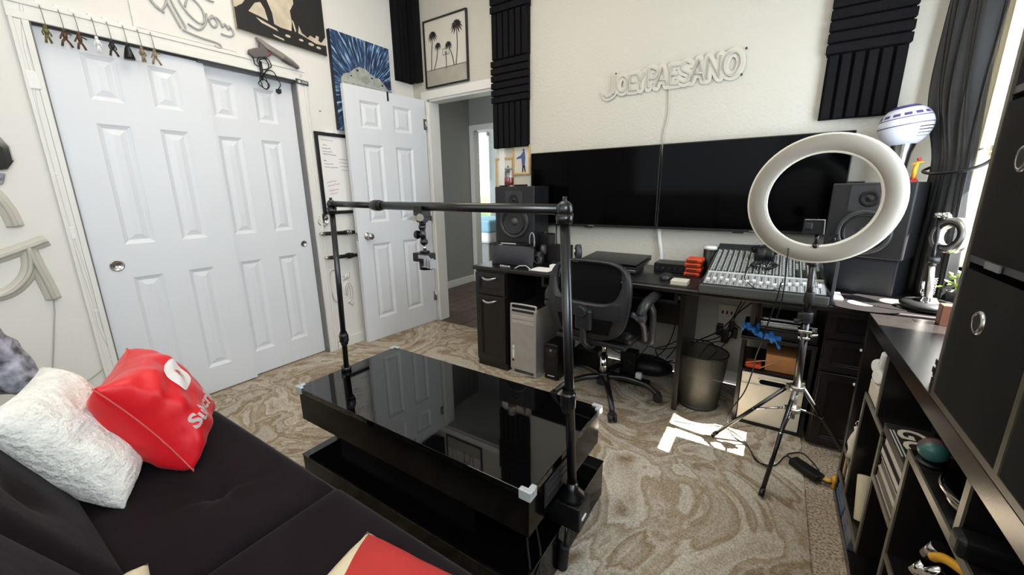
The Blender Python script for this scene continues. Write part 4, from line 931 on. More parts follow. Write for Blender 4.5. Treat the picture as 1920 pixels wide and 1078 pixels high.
for par, z in ((dr, .672), (do, .512)):
    P('pull_handle', MB().tube(crom([(-1.64, 2.127, z + .006), (-1.625, 2.108, z), (-1.583, 2.098, z - .008), (-1.54, 2.108, z), (-1.525, 2.127, z + .006)], 5), lambda t: .0035 + .006 * math.sin(pi * t), 8), M['steel'], par, label='curved satin metal handle')
P('modesty_panel', MB().box(-1.452, -.36, 2.52, 2.535, .42, DZT - .03), M['black_wood'], dk)
P('support_panel', MB().box(-.375, -.350, 2.22, 2.70, .009, DZT - .03), M['black_wood'], dk, bevel=.001)
kt = P('keyboard_tray', MB().box(-1.20, -.40, 2.20, 2.50, .640, .656).box(-.405, -.385, 2.20, 2.5, .64, .715).box(-1.22, -1.20, 2.2, 2.5, .64, .715), M['black_wood'], dk, bevel=.002)
P('tray_slide', MB().box(-.384, -.377, 2.22, 2.5, .66, .685), M['steel'], kt)
P('right_pedestal', MB().box(.255, .70, 2.262, 2.70, .009, DZT - .028), M['black_wood'], dk, bevel=.002)
P('right_apron', MB().box(.252, .70, 2.16, 2.262, DZT - .055, DZT - .028), M['black_wood'], dk)
ds = [shaker('drawer', .262, .520, .565, .70, 2.262, dk, .032), shaker('drawer', .262, .520, .405, .555, 2.262, dk, .032)]
d_ = shaker('cabinet_door', .262, .520, .02, .395, 2.262, dk, .04)
for par, z in ((ds[0], .683), (ds[1], .532), (d_, .365)):
    P('knob', MB().cb((.392, 2.238, z), (.012, .012, .010)), M['white'], par, bevel=.002, label='small white square knob')

# ------------------------------------------------------------------ office chair
ch = T('office_chair', 'black mesh-back swivel office chair pushed in at the desk', 'chair', (-.78, 2.2, 0), rz=R_(-4))
def cw(x, y, z): return Vector((x, y, z))
# local: origin under seat centre; back at -y
B0 = -.235
def bend(x, z): return B0 - .035 + .20 * x * x * 1.2 + .05 * ((z - .60) / .3) ** 2
def outline(s, n=48):
    pts = []
    for i in range(n):
        a = 2 * pi * i / n; c, si = math.cos(a), math.sin(a)
        e = .55; x = .240 * abs(c) ** e * (1 if c > 0 else -1); z = .212 * abs(si) ** e * (1 if si > 0 else -1)
        w_ = 1 - .10 * max(0, -z / .2) ; x *= w_
        pts.append((x * s[0], .672 + z * s[1]))
    return pts
def plate(mb, outer, inner, t):
    k = len(outer); L = []
    for q in (outer, inner):
        for dy in (-t / 2, t / 2): L.append([Vector((x, bend(x, z) + dy, z)) for x, z in q])
    fs = []
    for i in range(k):
        j = (i + 1) % k
        fs += [(i, j, 2 * k + j, 2 * k + i), (k + i, 3 * k + i, 3 * k + j, k + j), (i, k + i, k + j, j), (2 * k + i, 2 * k + j, 3 * k + j, 3 * k + i)]
    return mb.add([v for q in L for v in q], fs, True)
of = outline((1, 1))
up = [(x * .86, .742 + (z - .672) * .60) for x, z in of]
q = MB(); plate(q, of, [(x * .80, .765 + (z - .672) * .50) for x, z in of], .030)
P('back_frame', q, M['charcoal'], ch, local=True)
# lower lumbar shield with two openings
q = MB()
def sheet(mb, x0, x1, z0, z1, dy, nx=16, nz=8, f=None):
    return mb.grid(lambda u, v: Vector((x0(z0 + (z1 - z0) * v) + (x1(z0 + (z1 - z0) * v) - x0(z0 + (z1 - z0) * v)) * u, bend(x0(0.6) * (1 - u) + x1(0.6) * u, z0 + (z1 - z0) * v) + dy, z0 + (z1 - z0) * v)), nx, nz)
q.grid(lambda u, v: Vector((-.178 + .356 * u, bend(-.178 + .356 * u, .665 + .198 * v) + .004, .665 + .198 * v)), 16, 8)
P('back_mesh', q, M['chair_mesh'], ch, local=True)
q = MB()
lower_o = [(-.10, .50), (-.165, .535), (-.15, .60), (-.06, .622), (.06, .622), (.15, .60), (.165, .535), (.10, .50)]
q.grid(lambda u, v: Vector(((-.165 + .33 * u) * (.85 + .15 * v), bend(-.165 + .33 * u, .50 + .10 * v) - .022, .498 + .085 * v)), 14, 6)
P('lumbar_opening', q, M['chair_mesh'], ch, local=True)
q = MB().grid(lambda u, v: Vector((-.19 + .38 * u, bend(-.19 + .38 * u, .60 + .065 * v) - .014, .592 + .075 * v - .02 * (1 - abs(2 * u - 1)) * (1 - v))), 16, 4); P('cross_band', q, M['charcoal'], ch, local=True)
q = MB().box(-.042, .052, bend(0, .6) - .045, bend(0, .6) - .01, .515, .630); P('lumbar_bracket', q, M['charcoal'], ch, local=True, bevel=.012)
P('lumbar_knob', MB().cyl((.0, bend(0, .6) - .07, .622), (.0, bend(0, .6) - .035, .622), .030, .034), M['charcoal'], ch, local=True, bevel=.004)
P('seat', MB().box(-.235, .235, -.20, .25, .43, .50), M['black_plastic'], ch, local=True, bevel=.03, seg=3)
P('seat_pan', MB().box(-.21, .21, -.22, .22, .405, .432).box(-.10, .10, -.10, .10, .36, .41), M['charcoal'], ch, local=True, bevel=.008)
P('spine', MB().tube([(0, -.10, .385), (0, -.22, .39), (0, -.285, .44), (0, -.285, .56)], .020, 8), M['charcoal'], ch, local=True)
P('gas_lift', MB().cyl((0, 0, .12), (0, 0, .26), .024).cyl((0, 0, .26), (0, 0, .37), .014), M['chrome'], ch, local=True)
P('hub', MB().cyl((0, 0, .075), (0, 0, .15), .042, .034), M['black_satin'], ch, local=True, bevel=.006)
for i in range(5):
    a = R_(-56 + 72 * i); c, s_ = math.cos(a), math.sin(a)
    pts = crom([(c * .03, s_ * .03, .125), (c * .14, s_ * .14, .130), (c * .25, s_ * .25, .105), (c * .315, s_ * .315, .062)], 5)
    P('leg', MB().tube(pts, lambda t: .020 - .005 * t, 8), M['black_satin'], ch, local=True)
    t_ = Vector((-s_, c, 0)); w0 = Vector((c * .325, s_ * .325, .034))
    P('caster', MB().cyl(w0 - t_ * .022, w0 - t_ * .006, .026).cyl(w0 + t_ * .006, w0 + t_ * .022, .026).cyl(w0 + Vector((0, 0, .02)), w0 + Vector((0, 0, .045)), .008).cb(w0 + Vector((0, 0, .022)), (.03, .03, .022), Matrix.Rotation(a, 3, 'Z')), M['caster'], ch, local=True, bevel=.002)
for sx in (-1, 1):
    q = MB().tube(crom([(sx * .22, -.02, .42), (sx * .285, -.04, .42), (sx * .295, -.05, .50), (sx * .295, -.06, .60), (sx * .29, -.10, .655)], 5), lambda t: .019 - .003 * t, 8)
    q.tube(crom([(sx * .235, -.22, .62), (sx * .262, -.20, .60), (sx * .275, -.15, .55), (sx * .275, -.10, .45)], 5), .016, 8)
    P('arm_bracket', q, M['dark_grey'], ch, local=True)
    q = MB().tube(crom([(sx * .275, -.20, .615), (sx * .285, -.17, .665), (sx * .29, -.05, .685), (sx * .29, .06, .690), (sx * .29, .13, .675)], 5), lambda t: .026, 10)
    P('armrest', q, M['charcoal'], ch, local=True)
    P('arm_pivot', MB().cyl((sx * .255, -.19, .60), (sx * .30, -.19, .60), .024), M['dark_grey'], ch, local=True, bevel=.004)

# ------------------------------------------------------------------ under the desk
tw = T('computer_tower', 'silver aluminium computer tower on the floor by the left pedestal', 'computer', (-1.32, 2.35, 0))
P('case', MB().box(-1.425, -1.222, 2.135, 2.58, .045, .485), M['alu'], tw, bevel=.004)
P('front_recess', MB().box(-1.408, -1.239, 2.1335, 2.137, .462, .478), M['charcoal'], tw)
P('drive_slot', MB().box(-1.408, -1.239, 2.1325, 2.137, .415, .437), M['alu_lip'], tw, bevel=.001); P('drive_slot', MB().box(-1.408, -1.239, 2.1325, 2.137, .382, .404), M['alu_lip'], tw, bevel=.001)
P('handle', MB().tube(crom([(-1.419, 2.145, .46), (-1.419, 2.145, .50), (-1.405, 2.145, .513), (-1.24, 2.145, .513), (-1.228, 2.145, .50), (-1.228, 2.145, .46)], 4), .007, 6), M['alu_lip'], tw)
P('handle', MB().tube(crom([(-1.419, 2.57, .46), (-1.419, 2.57, .50), (-1.405, 2.57, .513), (-1.24, 2.57, .513), (-1.228, 2.57, .50), (-1.228, 2.57, .46)], 4), .007, 6), M['alu_lip'], tw)
P('top_plate', MB().box(-1.415, -1.232, 2.15, 2.57, .484, .490), M['charcoal'], tw)
P('foot_rail', MB().box(-1.42, -1.40, 2.145, 2.57, .009, .048).box(-1.247, -1.227, 2.145, 2.57, .009, .048).box(-1.42, -1.227, 2.145, 2.155, .009, .018), M['alu_lip'], tw, bevel=.003)
P('port_strip', MB().box(-1.404, -1.392, 2.132, 2.137, .13, .22), M['white'], tw, bevel=.001)
P('port', MB().cyl((-1.402, 2.1325, .112), (-1.402, 2.137, .112), .008), M['ink'], tw); P('port', MB().cyl((-1.398, 2.1315, .195), (-1.398, 2.137, .195), .004), M['ink'], tw)
up_ = T('power_backup', 'small black battery backup unit on the floor beside the silver tower', 'electronics', (-1.08, 2.3, 0))
P('case', MB().box(-1.185, -1.085, 2.185, 2.46, .009, .262), M['black_plastic'], up_, bevel=.008, seg=3)
P('front_panel', MB().box(-1.178, -1.092, 2.180, 2.188, .17, .235), M['black_gloss'], up_, bevel=.003)
P('power_button', MB().cyl((-1.135, 2.176, .222), (-1.135, 2.182, .222), .008), M['steel'], up_); P('vent', MB().box(-1.165, -1.105, 2.182, 2.187, .11, .114).box(-1.165, -1.105, 2.182, 2.187, .12, .124).box(-1.165, -1.105, 2.182, 2.187, .13, .134), M['charcoal'], up_)
P('maker_badge', MB().box(-1.16, -1.11, 2.183, 2.187, .035, .041), M['pale'], up_)
T1('small_white_box', 'small white adapter box lying under the desk behind the chair', 'adapter', MB().box(-1.05, -.97, 2.52, 2.60, .15, .18), M['white'], org=(-1.01, 2.56, .15), bevel=.004)
T1('dark_box', 'low black equipment box on the floor under the desk behind the chair', 'box', MB().box(-1.10, -.92, 2.48, 2.66, .01, .149), M['black_plastic'], org=(-1.0, 2.57, 0), bevel=.004)
T1('black_bag', 'slumped black bag under the desk near the wall', 'bag', MB().sph((-.62, 2.62, .075), (.17, .10, .066), 20), M['piping'], org=(-.62, 2.62, .01))
T1('power_strip', 'black power strip on the floor under the desk', 'power strip', MB().box(-.85, -.55, 2.40, 2.445, .009, .05), M['black_plastic'], org=(-.7, 2.42, 0), bevel=.005)
T1('white_plug', 'white plug adapter standing on the black power strip', 'plug', MB().box(-.64, -.60, 2.405, 2.44, .05, .095), M['white'], org=(-.62, 2.42, .05), bevel=.008)
T1('black_speaker_small', 'small black box with a round cone on the floor behind the chair', 'speaker', MB().box(-.76, -.66, 2.46, 2.55, .009, .20).cyl((-.71, 2.455, .12), (-.71, 2.461, .12), .03), M['black_plastic'], org=(-.71, 2.5, 0), bevel=.004)

# waste bin
bn = T('waste_bin', 'grey wire-mesh waste bin on the rug in front of the desk', 'bin', (-.262, 2.385, .009))
P('mesh_wall', MB().lathe([(.105, .004), (.118, .12), (.128, .22), (.136, .325)], n=48), M['mesh_bin'], bn, local=True)
P('base', MB().lathe([(0, .004), (.104, .004), (.108, .0), (.110, .012), (.106, .018)], n=48), M['dark_grey'], bn, local=True)
P('rim', MB().tube([(.136 * math.cos(a), .136 * math.sin(a), .325) for a in [i * 2 * pi / 40 for i in range(40)]], .0042, 6, closed=True), M['black_satin'], bn, local=True)
# cables in and around the bin
def cable(label, pts, r=.003, m='black_plastic', grp='loose black cables under the desk', nm='cable', k=7):
    p0 = pts[0]; return T1(nm, label, 'cable', MB().tube(crom(pts, k), r, 6), M[m], org=p0, group=grp)
cb_ = 'black cable tangled below the desk behind the waste bin'
cable('black cable falling from the outlet deep into the waste bin', [(-.16, 2.74, .44), (-.14, 2.68, .36), (-.20, 2.50, .30), (-.27, 2.42, .20), (-.24, 2.36, .06)])
cable('black cable from the outlet to the waste bin rim', [(-.13, 2.74, .40), (-.16, 2.64, .34), (-.24, 2.50, .34), (-.33, 2.42, .18)])
cable('black cable from the mixing desk down to the outlet', [(-.05, 2.60, .70), (-.12, 2.66, .52), (-.14, 2.70, .44), (-.10, 2.72, .40)])
cable('thick black cable slanting from the mixing desk to the bin rim', [(.02, 2.50, .70), (-.10, 2.56, .56), (-.20, 2.55, .42), (-.30, 2.48, .36), (-.33, 2.46, .33)], .004)
cable('black cable slanting beside the thick one toward the bin', [(-.08, 2.55, .70), (-.14, 2.60, .5), (-.19, 2.58, .38), (-.28, 2.5, .35)], .0035)
cable('black cable curled inside the waste bin', [(-.34, 2.6, .32), (-.22, 2.52, .335), (-.15, 2.46, .20), (-.28, 2.40, .11), (-.22, 2.38, .04)], .004)
lps = [('black cable loop hanging lowest behind the chair seat', [(-.50, 2.60, .62), (-.46, 2.61, .40), (-.52, 2.58, .20), (-.66, 2.56, .12), (-.80, 2.55, .10)]),
       ('black cable dropping straight behind the desk support panel', [(-.44, 2.66, .62), (-.45, 2.66, .45), (-.43, 2.65, .28), (-.50, 2.62, .14)]),
       ('thin black cable swinging from the tray to the power strip', [(-.62, 2.60, .60), (-.58, 2.59, .42), (-.60, 2.52, .25), (-.72, 2.44, .09)]),
       ('black cable knotted above the slumped bag', [(-.40, 2.68, .30), (-.50, 2.62, .24), (-.58, 2.66, .18), (-.52, 2.60, .13), (-.45, 2.58, .16)]),
       ('black cable running level to the desk support panel', [(-.95, 2.62, .20), (-.72, 2.60, .24), (-.55, 2.63, .20), (-.385, 2.64, .26)]),
       ('black cable sagging low between the equipment box and the desk panel', [(-.92, 2.60, .16), (-.74, 2.60, .11), (-.56, 2.55, .15), (-.385, 2.62, .13)])]
for lb_, pp in lps: cable(lb_, pp, .0035, grp='cables behind the chair')
# outlet cluster
ot = T('wall_outlet', 'white surge outlet with black plugs on the wall under the mixing desk', 'outlet', (-.17, YF, .42))
P('plate', MB().box(-.235, -.135, YF - .025, YF - .001, .36, .53), M['cream'], ot, bevel=.004)
P('socket_slots', MB().box(-.215, -.205, YF - .027, YF - .024, .47, .49).box(-.19, -.18, YF - .027, YF - .024, .47, .49).box(-.165, -.155, YF - .027, YF - .024, .47, .49), M['ink'], ot)
for x, z, s in ((-.215, .37, .035), (-.15, .40, .03), (-.18, .33, .04), (-.13, .36, .03)): P('plug', MB().box(x - s / 2, x + s / 2, YF - .07, YF - .02, z - s, z + s), M['black_plastic'], ot, bevel=.004)

# file cabinet with white crate
fc = T('storage_stand', 'black framed under-desk stand holding a white crate and boxes', 'cabinet', (.085, 2.45, 0))
P('side', MB().box(-.072, -.055, 2.285, 2.66, .009, .50), M['black_satin'], fc); P('side', MB().box(.225, .242, 2.285, 2.66, .009, .50), M['black_satin'], fc)
P('top', MB().box(-.078, .245, 2.28, 2.66, .482, .50), M['black_wood'], fc, bevel=.002)
P('bottom_rail', MB().box(-.055, .225, 2.285, 2.66, .009, .024), M['black_satin'], fc)
P('shelf', MB().box(-.055, .225, 2.30, 2.66, .305, .315), M['black_satin'], fc)
cr_ = T('white_crate', 'white plastic crate with an oval hand hole in the black under-desk stand', 'crate', (.085, 2.45, .025))
q = MB(); x0, x1, z0, z1 = -.050, .220, .026, .300; hy = 2.292
hx0_, hx1_, hz0_, hz1_ = .025, .150, .243, .280
q.box(x0, hx0_, hy, hy + .008, z0, z1).box(hx1_, x1, hy, hy + .008, z0, z1).box(hx0_, hx1_, hy, hy + .008, z0, hz0_).box(hx0_, hx1_, hy, hy + .008, hz1_, z1)
q.tube([(x, hy - .001, z) for x, z in rrect(hx0_ + .001, hx1_ - .001, hz0_ + .001, hz1_ - .001, .016, 4)], .0045, 6, closed=True)
q.box(x0, x0 + .006, hy + .008, 2.62, z0, z1).box(x1 - .006, x1, hy + .008, 2.62, z0, z1).box(x0, x1, hy + .008, 2.62, z0, z0 + .006).box(x0, x1, 2.614, 2.62, z0, z1)
P('shell', q, M['cream'], cr_); P('lip', MB().box(x0 - .001, x1 + .001, hy - .006, hy, .232, .240).box(x0 - .001, x1 + .001, hy - .005, hy, .292, .300), M['cream'], cr_, bevel=.002)
P('dark_inside', MB().box(x0 + .01, x1 - .01, hy + .05, 2.61, z0 + .01, .285), M['charcoal'], cr_)
T1('cardboard_box', 'open brown cardboard box on the shelf above the white crate', 'box', MB().box(.045, .205, 2.33, 2.52, .316, .405), M['card'], org=(.12, 2.42, .316), bevel=.002)
T1('orange_case', 'orange rounded plastic case beside the cardboard box over the white crate', 'case', MB().box(-.045, .03, 2.31, 2.39, .316, .345), M['orange'], org=(0, 2.35, .316), bevel=.011, seg=3)
T1('twig', 'thin pale stick lying over the orange case and cardboard box', 'stick', MB().tube([(-.04, 2.300, .350), (.03, 2.299, .375), (.13, 2.298, .40)], .003).tube([(.02, 2.299, .33), (.10, 2.297, .39)], .003), M['tan'], org=(.02, 2.3, .35))
for i, (z, w_, mk, lb) in enumerate(((.501, .24, 'black_plastic', 'black disc player at the bottom of the stack under the mixing desk'), (.553, .235, 'steel', 'silver disc player in the middle of the stack under the mixing desk'), (.583, .20, 'pale', 'pale slim device on top of the stack under the mixing desk'))):
    t = T('media_player', lb, 'player', (.1, 2.42, z)); h = (.05, .028, .016)[i]
    P('case', MB().box(.0, w_, 2.30 + i * .02, 2.54, z, z + h), M[mk if mk != 'pale' else 'charcoal'], t, bevel=.002)
    P('front_strip', MB().box(.01, w_ - .01, 2.297 + i * .02, 2.301 + i * .02, z + h * .35, z + h * .8), M['pale' if i else 'charcoal'], t)
T1('book', 'dark brown book standing under the mixing desk, left of the players', 'book', MB().box(-.05, -.025, 2.42, 2.60, .501, .67), M['book_brown'], org=(-.04, 2.5, .501), bevel=.001)
T1('book', 'tan brown book standing between dark ones under the mixing desk', 'book', MB().box(-.022, .02, 2.46, 2.62, .501, .66) if False else MB().box(-.02, -.004, 2.45, 2.60, .501, .66), M['wood_red'], org=(-.01, 2.5, .501), bevel=.001)
# blue cloth draped on the stand
q = MB()
def clo(u, v):
    x = -.075 + .17 * u; yy = 2.262 + .10 * v
    z = .510 + .018 * math.sin(9 * u + 3 * v) + .014 * math.sin(19 * u * v + 1) + .011 * math.cos(17 * v + 9 * u) + .008 * math.sin(33 * u - 12 * v)
    if u > .5: z -= .075 * (u - .5) * 2 * (1 - v) ** 1.2 * math.sin(min(1, (u - .5) * 3) * pi * .6)
    z = max(z, .503) if v > .25 else z
    return Vector((x, yy, z + .012))
q.grid(clo, 54, 28)
bc = T1('blue_cloth', 'crumpled bright blue cloth draped on the corner of the under-desk stand', 'cloth', q, M['blue'], org=(0, 2.3, .5))
so_ = bc.modifiers.new('thick', 'SOLIDIFY'); so_.thickness = .004

# ================================================================== ON THE DESK, LEFT
def speaker_box(name, label, loc, rz, w, d, h, wf_z, wf_r, tw_z, tw_r, plate_w, group=None):
    t = T(name, label, 'loudspeaker', loc, rz=rz, group=group)
    P('cabinet', MB().box(-w / 2, w / 2, 0, d, 0, h), M['cabinet'], t, local=True, bevel=.006)
    def fr(z): return Matrix.Translation((0, 0, z)) @ RX90
    fw = Matrix.Translation((0, -.013, wf_z)) @ RX90
    wf = P('woofer', MB().lathe([(wf_r * .80, -.004), (wf_r * .84, .003), (wf_r * .97, .003), (wf_r, -.002), (wf_r * 1.0, -.014)], fw, 40), M['driver_grey'], t, local=True)
    P('surround', MB().lathe([(wf_r * .66, -.005), (wf_r * .73, .002), (wf_r * .80, -.003)], fw, 36), M['black_plastic'], wf, local=True)
    P('cone', MB().lathe([(wf_r * .24, -.012), (wf_r * .66, -.0045)], fw, 36), M['charcoal'], wf, local=True)
    P('dust_cap', MB().lathe([(0, .004), (wf_r * .12, .001), (wf_r * .2, -.005), (wf_r * .25, -.012)], fw, 24), M['dark_grey'], wf, local=True)
    for o in list(wf.children): pass
    tp = P('tweeter_plate', MB().prism(rrect(-plate_w / 2, plate_w / 2, tw_z - tw_r * 1.5, tw_z + tw_r * 1.5, .006), .004, Matrix.Translation((0, -.004, 0))), M['driver_grey'], t, local=True)
    P('tweeter', MB().lathe([(0, .012), (tw_r * .3, .009), (tw_r * .42, .005), (tw_r * .5, .006), (tw_r * .75, .011), (tw_r, .005)], fr(tw_z), 28), M['black_plastic'], tp, local=True)
    return t
# the cabinet is solid: drivers sit on its front face, cones get depth from a cut ring
ls = speaker_box('studio_speaker', 'black studio loudspeaker standing on the left of the desk under the gold frames', (-1.572, 2.43, .880), R_(3), .322, .24, .398, .150, .118, .305, .042, .14)
sm = T('speaker_stand', 'low black stand with a white-edged lip under the left loudspeaker', 'stand', (-1.57, 2.5, .745))
P('platform', MB().box(-1.725, -1.42, 2.43, 2.66, .86, .879), M['black_plastic'], sm, bevel=.002)
P('support', MB().box(-1.70, -1.45, 2.46, 2.64, .745, .86), M['black_plastic'], sm, bevel=.002)
P('lip', MB().box(-1.69, -1.56, 2.424, 2.430, .868, .875), M['pale'], sm)
pc = T('fabric_pouch', 'dark grey zip pouch standing in front of the left loudspeaker', 'pouch', (-1.47, 2.28, .745))
q = MB(); q.grid(lambda u, v: Vector((-1.645 + .335 * u, 2.245 - .022 * (1 - (2 * u - 1) ** 4) * (1 - (2 * v - 1) ** 2) + .02 * v, .757 + .125 * v - .012 * abs(2 * u - 1) ** 3)), 20, 12)
q.grid(lambda u, v: Vector((-1.645 + .335 * u, 2.335 + .02 * (1 - (2 * v - 1) ** 2) - .06 * v, .757 + .125 * v - .012 * abs(2 * u - 1) ** 3)), 20, 12)
P('pouch_body', q, mat('dark_grey_canvas', (52, 52, 58), .8, bump=(30, .4, .006)), pc)
P('pouch_base', MB().box(-1.645, -1.31, 2.246, 2.335, .7455, .76), M['black_plastic'], pc, bevel=.004)
P('zip', MB().tube([(-1.64, 2.275, .873), (-1.48, 2.272, .886), (-1.32, 2.275, .873)], .003), M['black_plastic'], pc)
T1('microphone_label', 'white lettered strip on the desk edge in front of the grey pouch', 'label', MB().box(-1.545, -1.535, 2.2, 2.206, .7455, .754).box(-1.53, -1.515, 2.2, 2.206, .7455, .754).box(-1.51, -1.49, 2.2, 2.206, .7455, .752).box(-1.485, -1.465, 2.2, 2.206, .7455, .753), M['pale'], org=(-1.5, 2.2, .7455))
jr = T('candle_jar', 'glass jar of dark red candle wax on top of the left loudspeaker', 'candle', (-1.66, 2.50, 1.279))
P('jar', MB().lathe([(.0, .002), (.034, .002), (.036, .01), (.036, .105), (.030, .118), (.029, .130), (.0275, .130), (.0285, .117), (.034, .104), (.034, .012), (0, .008)], n=28), M['glass'], jr, local=True)
P('wax', MB().lathe([(0, .009), (.033, .009), (.033, .062), (0, .060)], n=28), M['candle_red'], jr, local=True)
P('lid_rim', MB().lathe([(.0295, .118), (.0315, .118), (.0315, .132), (.0295, .132)], n=28, closed=True), M['mid_grey'], jr, local=True)
T1('black_remote', 'small flat black remote beside the candle jar on the left loudspeaker', 'remote', MB().box(-1.60, -1.50, 2.47, 2.50, 1.279, 1.291), M['black_plastic'], org=(-1.55, 2.48, 1.279), bevel=.003)
T1('black_dish', 'thin black coaster under the candle jar edge on the loudspeaker', 'coaster', MB().box(-1.715, -1.695, 2.45, 2.54, 1.279, 1.287), M['black_plastic'], org=(-1.70, 2.5, 1.279), bevel=.002)
bb = T('black_gadget_box', 'black box camera with a thin antenna cable behind the pouch', 'camera', (-1.37, 2.52, .80))
P('body', MB().box(-1.43, -1.325, 2.50, 2.60, .745, .945), M['black_plastic'], bb, bevel=.006)
P('top_dial', MB().cyl((-1.385, 2.55, .945), (-1.385, 2.55, .957), .015).box(-1.42, -1.40, 2.52, 2.56, .945, .955), M['charcoal'], bb, bevel=.001)
cm2 = T('mug', 'black mug with a ring handle in front of the black box camera', 'mug', (-1.315, 2.27, .745))
P('body', MB().lathe([(0, 0), (.032, 0), (.036, .01), (.036, .09), (.033, .09), (.032, .012), (0, .01)], Matrix.Translation((-.01, .08, 0))), M['black_plastic'], cm2, local=True)
P('handle', MB().tube([(.008 + .025 * math.cos(a), .02, .055 + .027 * math.sin(a)) for a in [i * 2 * pi / 20 for i in range(20)]], .005, 6, closed=True), M['dark_grey'], cm2, local=True)
hp2 = T('white_loop', 'pale bent hoop leaning behind the mug by the loudspeaker', 'headphones', (-1.43, 2.46, .745))
P('hoop', MB().tube(crom([(-1.448, 2.44, .86), (-1.447, 2.44, .93), (-1.43, 2.44, .957), (-1.413, 2.44, .93), (-1.412, 2.44, .86)], 6), .006, 6), M['mid_grey'], hp2)
P('ear_pad', MB().box(-1.455, -1.41, 2.43, 2.47, .745, .865), M['black_plastic'], hp2, bevel=.01)
fo_ = T('folding_screen', 'small black screen device with fan-like grey ends on the desk behind the chair', 'monitor', (-1.17, 2.42, .745))
P('screen', MB().box(-1.285, -1.10, 2.40, 2.415, .775, .895), M['black_plastic'], fo_, bevel=.004)
P('end_wheel', MB().cyl((-1.075, 2.40, .85), (-1.045, 2.42, .85), .05), M['dark_grey'], fo_, bevel=.008)
P('end_wheel', MB().cyl((-1.325, 2.385, .85), (-1.295, 2.395, .85), .035), M['dark_grey'], fo_, bevel=.008)
P('hub_cap', MB().cyl((-1.078, 2.385, .855), (-1.07, 2.388, .855), .022), M['steel'], fo_); P('stand', MB().box(-1.25, -1.13, 2.38, 2.48, .745, .778), M['black_plastic'], fo_, bevel=.006)
T1('paper_sheet', 'white paper sheet lying on the desk left of the chair back', 'paper', MB().box(-1.30, -1.16, 2.17, 2.30, .7455, .7475), M['paper'], org=(-1.2, 2.25, .7455))
T1('paper_stack', 'small white note pad on the desk below the black screen device', 'note pad', MB().box(-1.22, -1.15, 2.31, 2.36, .7455, .765), M['paper'], org=(-1.2, 2.33, .7455), bevel=.001)
T1('phone_stand', 'small white bent wire stand at the front edge of the desk left of the chair', 'stand', MB().tube([(-1.40, 2.16, .748), (-1.375, 2.18, .765), (-1.33, 2.19, .768), (-1.28, 2.17, .750)], .0035), M['pale'], org=(-1.35, 2.17, .7455))
# laptops on a stand
lp = T('laptop_stack', 'two thin black laptops lying on a slanted stand behind the chair back', 'laptop', (-.72, 2.4, .745))
tilt = Matrix.Translation((-.83, 2.56, .815)) @ Matrix.Rotation(R_(4), 4, 'X') @ Matrix.Rotation(R_(-2), 4, 'Z')
P('laptop_lid', MB().box(-.19, .19, -.24, .06, .0, .014, tilt), M['black_side'], lp, bevel=.004)
P('laptop_base', MB().box(-.19, .19, -.24, .06, -.016, -.002, tilt), M['charcoal'], lp, bevel=.003)
P('laptop_base', MB().box(-.18, .18, -.23, .05, -.036, -.020, tilt), M['steel'], lp, bevel=.003)
P('stand_leg', MB().box(-.98, -.95, 2.40, 2.60, .745, .772).box(-.71, -.68, 2.40, 2.60, .745, .772), M['charcoal'], lp)
ai = T('audio_interface', 'black rack unit with knobs on the desk behind the mouse', 'electronics', (-.48, 2.56, .745))
P('case', MB().box(-.60, -.36, 2.53, 2.68, .7455, .80), M['black_plastic'], ai, bevel=.003)
for i in range(6): P('knob', MB().cyl((-.58 + .036 * i, 2.53, .772), (-.58 + .036 * i, 2.518, .772), .009, .008, 12), M['charcoal'], ai)
ms = T('mouse', 'black computer mouse on the desk', 'mouse', (-.475, 2.30, .745))
P('shell', MB().sph((0, 0, .012), (.034, .055, .028), 20), M['charcoal'], ms, local=True); P('wheel', MB().cyl((-.004, -.03, .034), (.004, -.03, .034), .007), M['black_plastic'], ms, local=True)
T1('white_trackpad', 'small white box with grey top on the desk in front of the rack unit', 'adapter', MB().box(-.43, -.345, 2.19, 2.27, .7455, .772), M['cream'], org=(-.39, 2.23, .7455), bevel=.004)
T1('desk_pad', 'thin black desk mat under the mouse and white box', 'mat', MB().box(-.62, -.30, 2.16, 2.44, .7452, .7455 + .003), M['charcoal'], org=(-.46, 2.3, .745))
for o_ in (ms,): o_.location.z += .003
rs_ = ['bottom', 'second', 'third', 'top']
for i in range(4):
    z = .7455 + i * .027
    b = T('orange_battery', 'orange rounded battery block, %s of the orange stack beside the mixing desk' % rs_[i], 'battery', (-.365, 2.50, z), group='orange blocks by the mixing desk')
    P('case', MB().box(-.415 + .008 * (i % 2), -.325 + .008 * (i % 2), 2.46, 2.56, z, z + .0262), M['orange'], b, bevel=.010, seg=3)
    P('port_face', MB().box(-.400, -.345, 2.457, 2.461, z + .009, z + .017), M['wood_red'], b)
cy = T('black_canister', 'tall black canister with a white lid at the left end of the mixing desk', 'canister', (-.300, 2.60, .745))
P('body', MB().lathe([(0, 0), (.034, 0), (.036, .004), (.036, .150), (0, .150)]), M['black_plastic'], cy, local=True)
P('lid', MB().lathe([(.0, .169), (.028, .170), (.035, .164), (.036, .150), (0, .150)]), M['white'], cy, local=True)
cable('thin black cable looping on the desk in front of the rack unit', [(-.58, 2.50, .752), (-.52, 2.42, .756), (-.44, 2.45, .754), (-.38, 2.40, .754), (-.48, 2.38, .753), (-.47, 2.34, .76)], .0022, grp=None)
